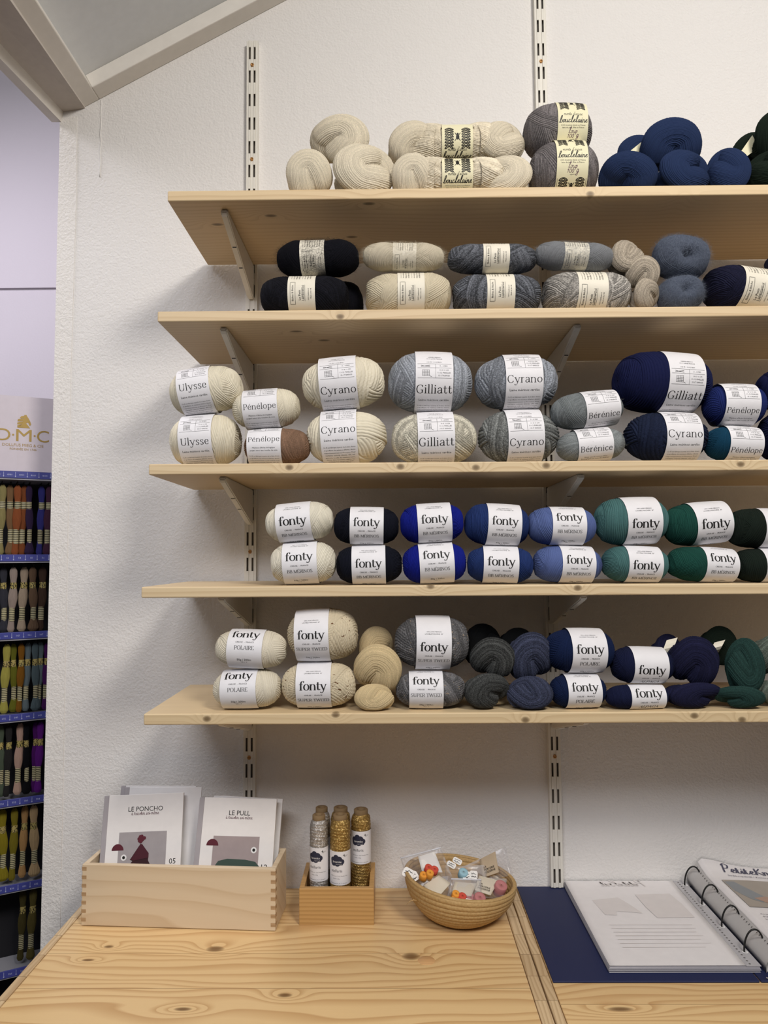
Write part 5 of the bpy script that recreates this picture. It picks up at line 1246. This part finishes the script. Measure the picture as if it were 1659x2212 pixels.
F_or, F_rd, F_pk, F_bl = plain('orange_foam', '#EDA03C', .8), plain('red_foam', '#D2513F', .8), plain('pink_foam', '#BE7C7C', .8), plain('pale_blue_foam', '#9CC4D2', .8)
stopper(925, 1877, -.125, F_rd, 'red foam stopper on the left, uppermost of the left cluster'); stopper(938, 1881, -.126, F_rd, 'red foam stopper right of the uppermost one, left cluster')
stopper(914, 1893, -.134, F_or, 'orange foam stopper at the left end of the left cluster'); stopper(928, 1889, -.136, F_or, 'orange foam stopper in front of the red ones, left cluster')
stopper(984, 1934, -.176, F_or, 'upper orange foam stopper of the front cluster'); stopper(982, 1946, -.182, F_or, 'lower orange foam stopper of the front cluster')
stopper(998, 1939, -.178, F_rd, 'upper red foam stopper of the front cluster'); stopper(996, 1948, -.183, F_rd, 'lower red foam stopper of the front cluster')
stopper(1035, 1944, -.168, F_pk, 'large dusty pink foam stopper at the front right of the basket', .0100, .016); stopper(1015, 1943, -.162, F_pk, 'dusty pink foam stopper next to the front red ones', .0085, .014)
stopper(1080, 1920, -.125, F_pk, 'dusty pink foam stopper by the right rim', .011, .020); stopper(1000, 1888, -.112, F_bl, 'pale blue foam stopper at the back of the basket', .0085, .013)
# ------------------------------------------------------------------ ring binder
M_navy = NT('navy_book_cloth'); o_ = M_navy.obj(); n_1 = M_navy.noise(o_, 1500.0, 1.0); M_navy.col(M_navy.mix(n_1, lin('#161E44'), lin('#1D2750'))); M_navy.set(Roughness=.6); M_navy.bump(n_1, .2, .0004); M_navy = M_navy.m
M_sheet = plain('printed_sheet', '#ECE9EA', .35, spec=.5); M_sleeve = plain('plastic_sleeve_edge', '#A9A7AE', .25, spec=.6); M_slv2 = plain('sleeve_strip', '#B7B6BA', .22, spec=.6); M_eye = plain('sleeve_hole_ring', '#ECECEC', .4); M_faint = plain('show_through_print', '#E0DBDA', .35); M_dot = plain('punched_hole', '#62605f', .5); M_spn = plain('grey_sleeve_stack', '#BDBBBA', .28, spec=.6)
bd = tag(empty('ring_binder', (.84, -.165, ZT)), 'open navy ring binder with white sheets in clear sleeves', 'binder')
def bpart(bb, name, mat, par=None):
    o = bb.build(name, mat, par or bd)
    if par is None: o.location = (-.84, .165, -ZT)
    return o
bpart(B().box((.517, -.3235, ZT + .0002), (.826, -.0035, ZT + .0034), .0012), 'left_cover', M_navy)
bpart(B().box((.828, -.3235, ZT + .0002), (.888, -.0035, ZT + .0034), .0012), 'spine', M_navy)
bpart(B().box((.890, -.3235, ZT + .0002), (1.199, -.0035, ZT + .0034), .0012), 'right_cover', M_navy)
z0 = ZT + .0036
# left stack of sleeves
b = B()
for k in range(5):
    z = z0 + k * .0017; s = .0008 * math.sin(k * 2.1)
    b.box((.6075 + s, -.3025 + s, z), (.838 - s, -.0040, z + .0012), .0003, 1)
bpart(b, 'left_sleeves', M_sleeve)
zt = z0 + .0088
P = quadpts([(.609, -.0045, zt), (.8165, -.0045, zt), (.8165, -.300, zt), (.609, -.300, zt)], 17)
s = np.linspace(0, 1, 17); P[..., 2] += .0004 * np.sin(6 * s)[:, None] * np.sin(4 * s + 1)[None, :] + .0009
ls = link('left_sheet', grid('left_sheet', np.concatenate([P, (P - [0, 0, .0006])[:, ::-1]], 1), wrap=True), M_sheet, bd); ls.location = (-.84, .165, -ZT)
I = Ink(); I.text(SCR, 'PetiteKnit', .085, .715, -.028, T=.9, t=.5, slant=.2)
I.V[-1][:, 0] = 1.43 - I.V[-1][:, 0]
V, F = np.array([(.640, -.085), (.690, -.075), (.702, -.10), (.715, -.135), (.690, -.130), (.672, -.128), (.668, -.142), (.648, -.140)]), [tuple(range(8))]; I.add(V, F)
I.add(np.array([(.725, -.063), (.790, -.060), (.797, -.10), (.800, -.150), (.735, -.152), (.728, -.11)]), [tuple(range(6))])
for k in range(7): I.rect(.645, -.175 - k * .012, .645 + .14 + .01 * math.sin(k * 3), -.1765 - k * .012)
I.build('show_through_print', lambda x, y: np.stack([x, y, zt + .0016 + 0 * x], -1), M_faint, ls)
b = B(); b.box((.8168, -.302, zt + .0003), (.8395, -.0042, zt + .0009)); sp = bpart(b, 'hole_strip', M_slv2)
I = Ink()
for k in range(34): I.add(*disc(.8245, -.012 - k * .0086, .0016, 10))
I.build('punched_holes', lambda x, y: np.stack([x, y, zt + .0011 + 0 * x], -1), M_dot, sp)
rings_y = [-.024, -.102, -.182, -.262]
I = Ink()
for yy in rings_y:
    a = np.arange(20) * 2 * PI / 20; V = np.concatenate([np.stack([.8335 + .0045 * np.cos(a), yy + .0045 * np.sin(a)], 1), np.stack([.8335 + .0022 * np.cos(a), yy + .0022 * np.sin(a)], 1)])
    I.add(V, [(k, (k + 1) % 20, 20 + (k + 1) % 20, 20 + k) for k in range(20)])
I.build('hole_reinforcements', lambda x, y: np.stack([x, y, zt + .0012 + 0 * x], -1), M_eye, sp)
# right stack rises over the rings and curls to the right
def curl(t, lift=0.0):                       # t 0..1 across the page, from the ring side to the right
    x = .846 + .21 * t + .0 * t; z = ZT + .016 + .028 * np.clip(t / .13, 0, 1) ** .8 - .014 * np.clip((t - .13) / .9, 0, 1) + lift
    return x, z
ys = np.linspace(-.3035, -.003, 26); ts = np.concatenate([np.linspace(0, .15, 8), np.linspace(.18, 1.05, 16)])
T_, Y_ = np.meshgrid(ts, ys); X_, Z_ = curl(T_)
Zc = Z_ + .012 * np.clip((Y_ + .06) / .06, 0, 1) ** 2 * np.exp(-((T_ - .14) / .22) ** 2)
Gt = np.stack([X_, Y_, Zc], -1); Gb = np.stack([X_, Y_, np.maximum(ZT + .0040, Zc - .012 - .012 * np.clip(T_ / .2, 0, 1))], -1)
o = link('right_sleeves', grid('right_sleeves', np.concatenate([Gt, Gb[:, ::-1]], 1), wrap=True), M_spn, bd); o.location = (-.84, .165, -ZT)
ts2 = np.concatenate([np.linspace(.095, .15, 6), np.linspace(.18, 1.03, 16)]); T_, Y_ = np.meshgrid(ts2, np.linspace(-.300, -.004, 26)); X_, Z_ = curl(T_, .0007)
Z2 = Z_ + .012 * np.clip((Y_ + .06) / .06, 0, 1) ** 2 * np.exp(-((T_ - .14) / .22) ** 2)
Gt = np.stack([X_, Y_, Z2], -1)
rs = link('right_sheet', grid('right_sheet', np.concatenate([Gt, (Gt - [0, 0, .0005])[:, ::-1]], 1), wrap=True), M_sheet, bd); rs.location = (-.84, .165, -ZT)
def onR(x, y, k=.0011):
    t = (x - .846) / .21; _, z = curl(t, .0007 + k); z = z + .012 * np.clip((y + .06) / .06, 0, 1) ** 2 * np.exp(-((t - .14) / .22) ** 2)
    return np.stack([x, y, z], -1)
I = Ink(); I.text(SCR, 'PetiteKnit', .105, .953, -.040, T=.75, t=.32, slant=.12); I.text(None, 'Strikkeopskrift / Knitting pattern', .10, .952, -.055, res=1)
for k in range(9): I.text(None, ('the jumper is worked from the top', 'down, first back and forth, then', 'in the round on circular needles')[k % 3], .075, .925, -.205 - k * .009, res=1)
I.build('lettering', lambda x, y: onR(x, y), plain('blue_grey_ink', '#4A4A60', .6), rs)
def patch(name, pts, mat, k):
    I = Ink(); q = np.array(pts, float); c = q.mean(0); n = len(q)
    V = np.concatenate([[c], c + (q - c) * .5, q]); F = [(0, 1 + i, 1 + (i + 1) % n) for i in range(n)] + [(1 + i, 1 + n + i, 1 + n + (i + 1) % n, 1 + (i + 1) % n) for i in range(n)]
    I.add(V, F); I.build(name, lambda x, y: onR(x, y, k), mat, rs)
patch('photo_print', [(.880, -.075), (.905, -.072), (.93, -.070), (.96, -.069), (.99, -.068), (1.02, -.068), (1.02, -.10), (1.02, -.14), (1.02, -.175), (.98, -.176), (.94, -.177), (.91, -.178), (.882, -.18), (.881, -.13)], plain('photo_background_print', '#A79E93', .4), .0012)
patch('photo_sleeve_print', [(.882, -.082), (.90, -.080), (.915, -.11), (.93, -.14), (.915, -.16), (.90, -.15), (.884, -.12)], plain('photo_grey_knit_print', '#8B9094', .4), .0014)
patch('photo_skin_print', [(.906, -.145), (.93, -.135), (.955, -.165), (.95, -.172), (.925, -.165)], plain('photo_warm_print', '#B0917F', .4), .0016)
patch('photo_skirt_print', [(.945, -.12), (.99, -.115), (1.02, -.13), (1.02, -.17), (.97, -.172), (.95, -.15)], plain('photo_navy_print', '#39435C', .4), .0018)
I = Ink()
for k in range(34): I.add(*disc(.8615, -.012 - k * .0086, .0012, 8))
I.build('punched_holes', lambda x, y: onR(x, y, .0004), M_dot, rs)
for yy in rings_y:
    a = np.linspace(-.25, PI + .1, 22); cx, cz = .848, ZT + .018
    b = B(); b.tube([(cx - .0155 * math.cos(t) , yy + .001, cz - .004 + .0285 * math.sin(t) * (1.0 if t < PI else .4) + .010 * t / PI) for t in a], .0014, 10)
    bpart(b, 'ring', M_black)
b = B(); b.tube([(.838, -.3185, ZT + .0052), (.842, -.322, ZT + .0056), (.846, -.3185, ZT + .0052), (.850, -.3215, ZT + .0052)], .0007, 6); bpart(b, 'wire_end', M_rail)

# ------------------------------------------------------------------ floss rack in the back room
RP = np.array([-.425, .165]); RA = math.radians(29); RD = np.array([-math.cos(RA), -math.sin(RA)]); RN = np.array([math.sin(RA), -math.cos(RA)])
def atr(px, py, dep=0.0):                       # photo point on the rack front (dep = metres behind it)
    d = FW * FPX + RT * (px - PW / 2) - UP * (py - PH / 2)
    q = RP - RN * dep; k = ((q - CAM[:2]) @ RN) / (d[:2] @ RN)
    p = CAM + d * k; return np.array([(p[:2] - RP) @ RD, dep, p[2]])          # (s along, depth, z)
rk = empty('floss_rack'); rk.matrix_world = Matrix(((RD[0], -RN[0], 0, RP[0]), (RD[1], -RN[1], 0, RP[1]), (0, 0, 1, 0), (0, 0, 0, 1)))
tag(rk, 'tall embroidery floss rack with gold horse emblem on its lilac header', 'display rack')
M_cab = plain('rack_white', '#D9D7DE', .4); M_dark = plain('rack_dark_interior', '#17161B', .8); M_strip = plain('blue_strip', '#454A94', .4); M_stripw = plain('strip_white_ink', '#C5CAE8', .5); M_tray = plain('rack_tray', '#A6A5AC', .4); M_head = plain('lilac_header', '#D5CBD2', .5); M_goldp = plain('gold_print', '#A98B45', .4, .15)
S0, S1 = -.085, .42
rows = [1026, 1205, 1372, 1548, 1730, 1914, 2096]
zr = [atr(50, y)[2] for y in rows]
B().box((S0, .095, .02), (S1, .11, zr[0] + .02), .002).build('back_panel', M_dark, rk)
for s in (S0, S1 - .008): B().box((s, 0.004, .02), (s + .008, .11, zr[0] + .02), .001).build('side_panel', M_cab, rk)
B().box((S0, .0, 0), (S1, .11, .03), .002).build('plinth', M_cab, rk)
zh0, zh1 = atr(50, 1018)[2], atr(50, 856)[2]; sb = atr(38, 940)[0]
b = B(); b.box((S0, .002, zh0), (sb, .008, zh1)); hd = b.build('header_panel', M_head, rk)
b = B(); b.prism([(sb, .002), (sb, .008), (S1, .008 + .10 * (S1 - sb)), (S1, .002 + .10 * (S1 - sb))], zh1 - zh0, Matrix.Translation((0, 0, zh0))); b.build('header_wing', M_head, rk)
def hmap(k):
    return lambda x, y: np.stack([x, np.where(x > sb, .002 + .10 * (x - sb), .002) - k, y], -1)
sc = abs(atr(100, 940)[0] - atr(20, 940)[0]) / 80.0
def hx(px): return atr(px, 940)[0]
def hz(py): return atr(50, py)[2]
I = Ink(); K2 = abs(hz(900) - hz(1000)) / 100
def glyph_px(pts): return np.array([(hx(x), hz(y)) for x, y in pts])
# horse head with parted mane, drawn as an outline with bands of mane
I.add(glyph_px([(37, 924), (65, 924), (60, 918), (56, 914), (60, 912), (64, 919), (67, 916), (65, 910), (61, 903), (57, 897), (56, 895), (54.5, 896), (53, 895), (50, 899), (50, 908), (46, 916), (40, 921)]), [tuple(range(17))])
for q in ([(50, 898), (45, 899), (42, 903), (46, 904), (50, 903)], [(50, 904), (44, 904.5), (38, 906), (37, 911), (44, 910), (50, 909)], [(49, 910), (43, 911), (37, 913), (36.5, 917), (42, 917), (47, 915)], [(47, 916), (41, 918), (37, 919), (37, 923.5), (42, 922.5)]): I.add(glyph_px(q), [tuple(range(len(q)))])
for ch, x0, x1 in (('D', -6, 22.5), ('M', 35, 68.5), ('C', 80, 106)):
    V, F, wd = sans(ch, 4); hh = V[:, 1].max() - V[:, 1].min()
    V = np.array(V); V[:, 0] = hx((x0 + x1) / 2) - V[:, 0] / wd * abs(hx(x1) - hx(x0)); V[:, 1] = hz(953) + (V[:, 1] - V[:, 1].min()) / hh * (hz(927.5) - hz(953)); I.add(V, F)
for x in (28.5, 75): I.add(*disc(hx(x), hz(940), .0021, 14))
def flip_text(body, x0, x1, y0, y1):
    V, F, wd = sans(body, 2); V = np.array(V); hh = V[:, 1].max() - V[:, 1].min()
    V[:, 0] = hx((x0 + x1) / 2) - V[:, 0] / wd * abs(hx(x1) - hx(x0)); V[:, 1] = hz(y1) + (V[:, 1] - V[:, 1].min()) / hh * (hz(y0) - hz(y1)); return V, F
I.add(*flip_text('DOLLFUS MIEG & CIE', 6, 95, 958.5, 964.5)); I.add(*flip_text('FONDÉE EN 1746', 22, 80, 967, 972.5))
I.build('gold_emblem_lettering', hmap(.0006), M_goldp, hd)
nums = [['4022', '4077', '4070', '4060', '4050', '4040', '4030'], ['58', '57', '56', '55', '54', '53', '52'], ['169', '168', '167', '166', '165', '164', '163'], ['645', '644', '643', '642', '640', '632', '630'], ['739', '738', '734', '733', '732', '731', '730'], ['834', '833', '832', '831', '830', '829', '828'], ['931', '930', '928', '927', '926', '925', '924']]
pit = abs(hx(90) - hx(65))
for i, z in enumerate(zr):
    tr_ = B().box((S0, .0015, z - .011), (S1, .094, z - .0075), .0008).build('tray', M_tray, rk)
    st = B().box((S0, -.001, z - .0075), (S1, .0015, z + .0072), .0006).build('blue_strip', M_strip, rk)
    I = Ink()
    for k in range(7):
        s = .006 + k * pit
        I.rect(s, z - .0045, s + .0006, z + .0055); I.add(np.array([(s - .0012, z - .003), (s + .0003, z - .0055), (s + .0018, z - .003)]), [(0, 1, 2)])
        V, F, wd = sans(nums[i][k], 1); V = np.array(V) * .0052; V[:, 0] = s + pit * .5 - V[:, 0]; V[:, 1] += z - .002; I.add(V, F)
    I.build('strip_numbers', lambda x, y: np.stack([x, -.0014 + 0 * x, y], -1), M_stripw, st)
# embroidery floss
def floss_unit(seed, flare):
    rng = np.random.default_rng(seed); n, m = 120, 72; z = np.linspace(0, 1, n); ph = np.arange(m) * 2 * PI / m
    w_ = np.interp(z, [0, .02, .10, .20, .27, .34, .42, .52, .62, .70, .78, .88, .96, 1], [.35, flare, flare * .85, .55, .42, .50, .80, 1.0, .86, .60, .62, .82, .78, .25])
    w_ = np.convolve(np.pad(w_, 3, 'edge'), np.ones(7) / 7, 'valid')
    st = np.sin(ph[None, :] * 18 + 3 * np.sin(z[:, None] * 7 + seed) + 2 * z[:, None])
    rr = w_[:, None] * (1 + .07 * st + .06 * np.sin(3 * ph + seed)[None, :])
    sway = .18 * np.sin(z * 4 + seed)
    G = np.stack([rr * np.cos(ph) + sway[:, None], .62 * rr * np.sin(ph), z[:, None] + 0 * ph], -1)
    me = grid('floss', G, wrap=True); set_tone(me, .5 + .5 * st); return me, sway, z
FU = [floss_unit(1, .95), floss_unit(4, 1.25), floss_unit(8, .8)]
M_fband = NT('floss_band_gold'); o_ = M_fband.obj(); bn = M_fband.noise(o_, 420.0, 1.0); M_fband.col(M_fband.mix(M_fband.math('GREATER_THAN', bn, .55), lin('#A8975A'), lin('#1a1714'))); M_fband.set(Roughness=.4); M_fband = M_fband.m
M_fbandw = NT('floss_band_barcode'); o_ = M_fbandw.obj(); sp_ = M_fbandw.n('ShaderNodeSeparateXYZ'); M_fbandw.t.links.new(o_, sp_.inputs[0]); cb_ = M_fbandw.math('GREATER_THAN', M_fbandw.math('FRACT', M_fbandw.math('MULTIPLY', sp_.outputs[2], 260.0)), .55); M_fbandw.col(M_fbandw.mix(cb_, lin('#B9B08A'), lin('#3a3626'))); M_fbandw.set(Roughness=.5); M_fbandw = M_fbandw.m
mats = {}
def fmat(c):
    if c not in mats: mats[c] = yarn('floss_' + c.lstrip('#'), c, tone=.25, sheen=.1)
    return mats[c]
ORD = ['top', 'second', 'third', 'fourth', 'fifth', 'sixth']
def floss(row, px, c, word, wpx=15, dep=.030, ti=0, where=''):
    zt_, zb_ = zr[row] - .016, zr[row + 1] + .006
    p = atr(px, (rows[row] + rows[row + 1]) / 2, dep); H = zt_ - zb_ - .004
    r = empty('floss_skein'); r.matrix_world = rk.matrix_world @ Matrix.Translation((p[0], dep, zb_))
    tag(r, '%s embroidery floss skein on the %s row of the rack%s' % (word, ORD[row], where), 'embroidery floss', 'floss skeins on the rack')
    me, sway, z = FU[ti]; R = wpx * sc * .66
    o = link('floss', me, fmat(c), r); o.scale = (R, R, H)
    for nm, za, zb2, k, mt in (('upper_band', .66, .76, .72, M_fband if row else M_fbandw), ('lower_band', .16, .37, .62, M_fbandw)):
        sx = float(np.interp((za + zb2) / 2, z, sway)) * R; t = np.linspace(0, 2 * PI, 25)[:-1]; zz = np.array([za, zb2]) * H
        link(nm, grid(nm, np.stack([R * k * np.cos(t)[None, :] + sx + 0 * zz[:, None], R * k * .66 * np.sin(t)[None, :] + 0 * zz[:, None], zz[:, None] + 0 * t[None, :]], -1), wrap=True), mt, r)
    b = B(); b.tube([(p[0], .094, zt_ + .004), (p[0], dep + .004, zt_ + .001), (p[0], dep - .004, zt_ - .004), (p[0], dep - .007, zt_ + .003)], .0012, 6); b.build('hook', M_black, rk)
F_ = [
 (0, 3, '#958A5C', 'olive-tan', 15), (0, 22, '#7E6144', 'tawny brown', 15), (0, 36, '#8E5030', 'rust brown', 15), (0, 50, '#80492A', 'copper brown', 16), (0, 63, '#352744', 'dark plum blue', 13), (0, 88, '#3A3A80', 'violet blue', 14), (0, 104, '#4A2C40', 'mulberry', 14),
 (1, 8, '#3A3A42', 'slate grey', 14), (1, 27, '#A09086', 'putty', 15), (1, 50, '#A89682', 'pale beige', 16), (1, 71, '#6A5442', 'walnut brown', 15), (1, 90, '#4A382E', 'dark brown', 16),
 (2, 12, '#A8A04E', 'yellow-olive', 15), (2, 29, '#666620', 'moss green', 13), (2, 44, '#7C5218', 'bronze', 13), (2, 58, '#687478', 'blue-grey', 14), (2, 76, '#566468', 'dark blue-grey', 13), (2, 85, '#627074', 'misty blue-grey', 14), (2, 99, '#481A56', 'purple', 11),
 (3, 2, '#525C4C', 'grey-green', 12), (3, 17, '#2A2828', 'graphite', 13), (3, 41, '#B89888', 'shell pink', 15), (3, 57, '#101014', 'black', 12), (3, 75, '#541A68', 'deep purple', 12), (3, 85, '#642080', 'bright purple', 14),
 (4, 6, '#8A7C20', 'mustard', 15), (4, 29, '#786C20', 'dark mustard', 14), (4, 51, '#B08858', 'camel', 14), (4, 73, '#B89C74', 'sand', 16),
 (5, 47, '#4A4222', 'dark khaki', 14), (5, 69, '#5C522A', 'khaki', 15)]
for i, (row, px, c, word, wpx) in enumerate(F_): floss(row, px, c, word, wpx, .028 + .006 * (i % 2), i % 3)
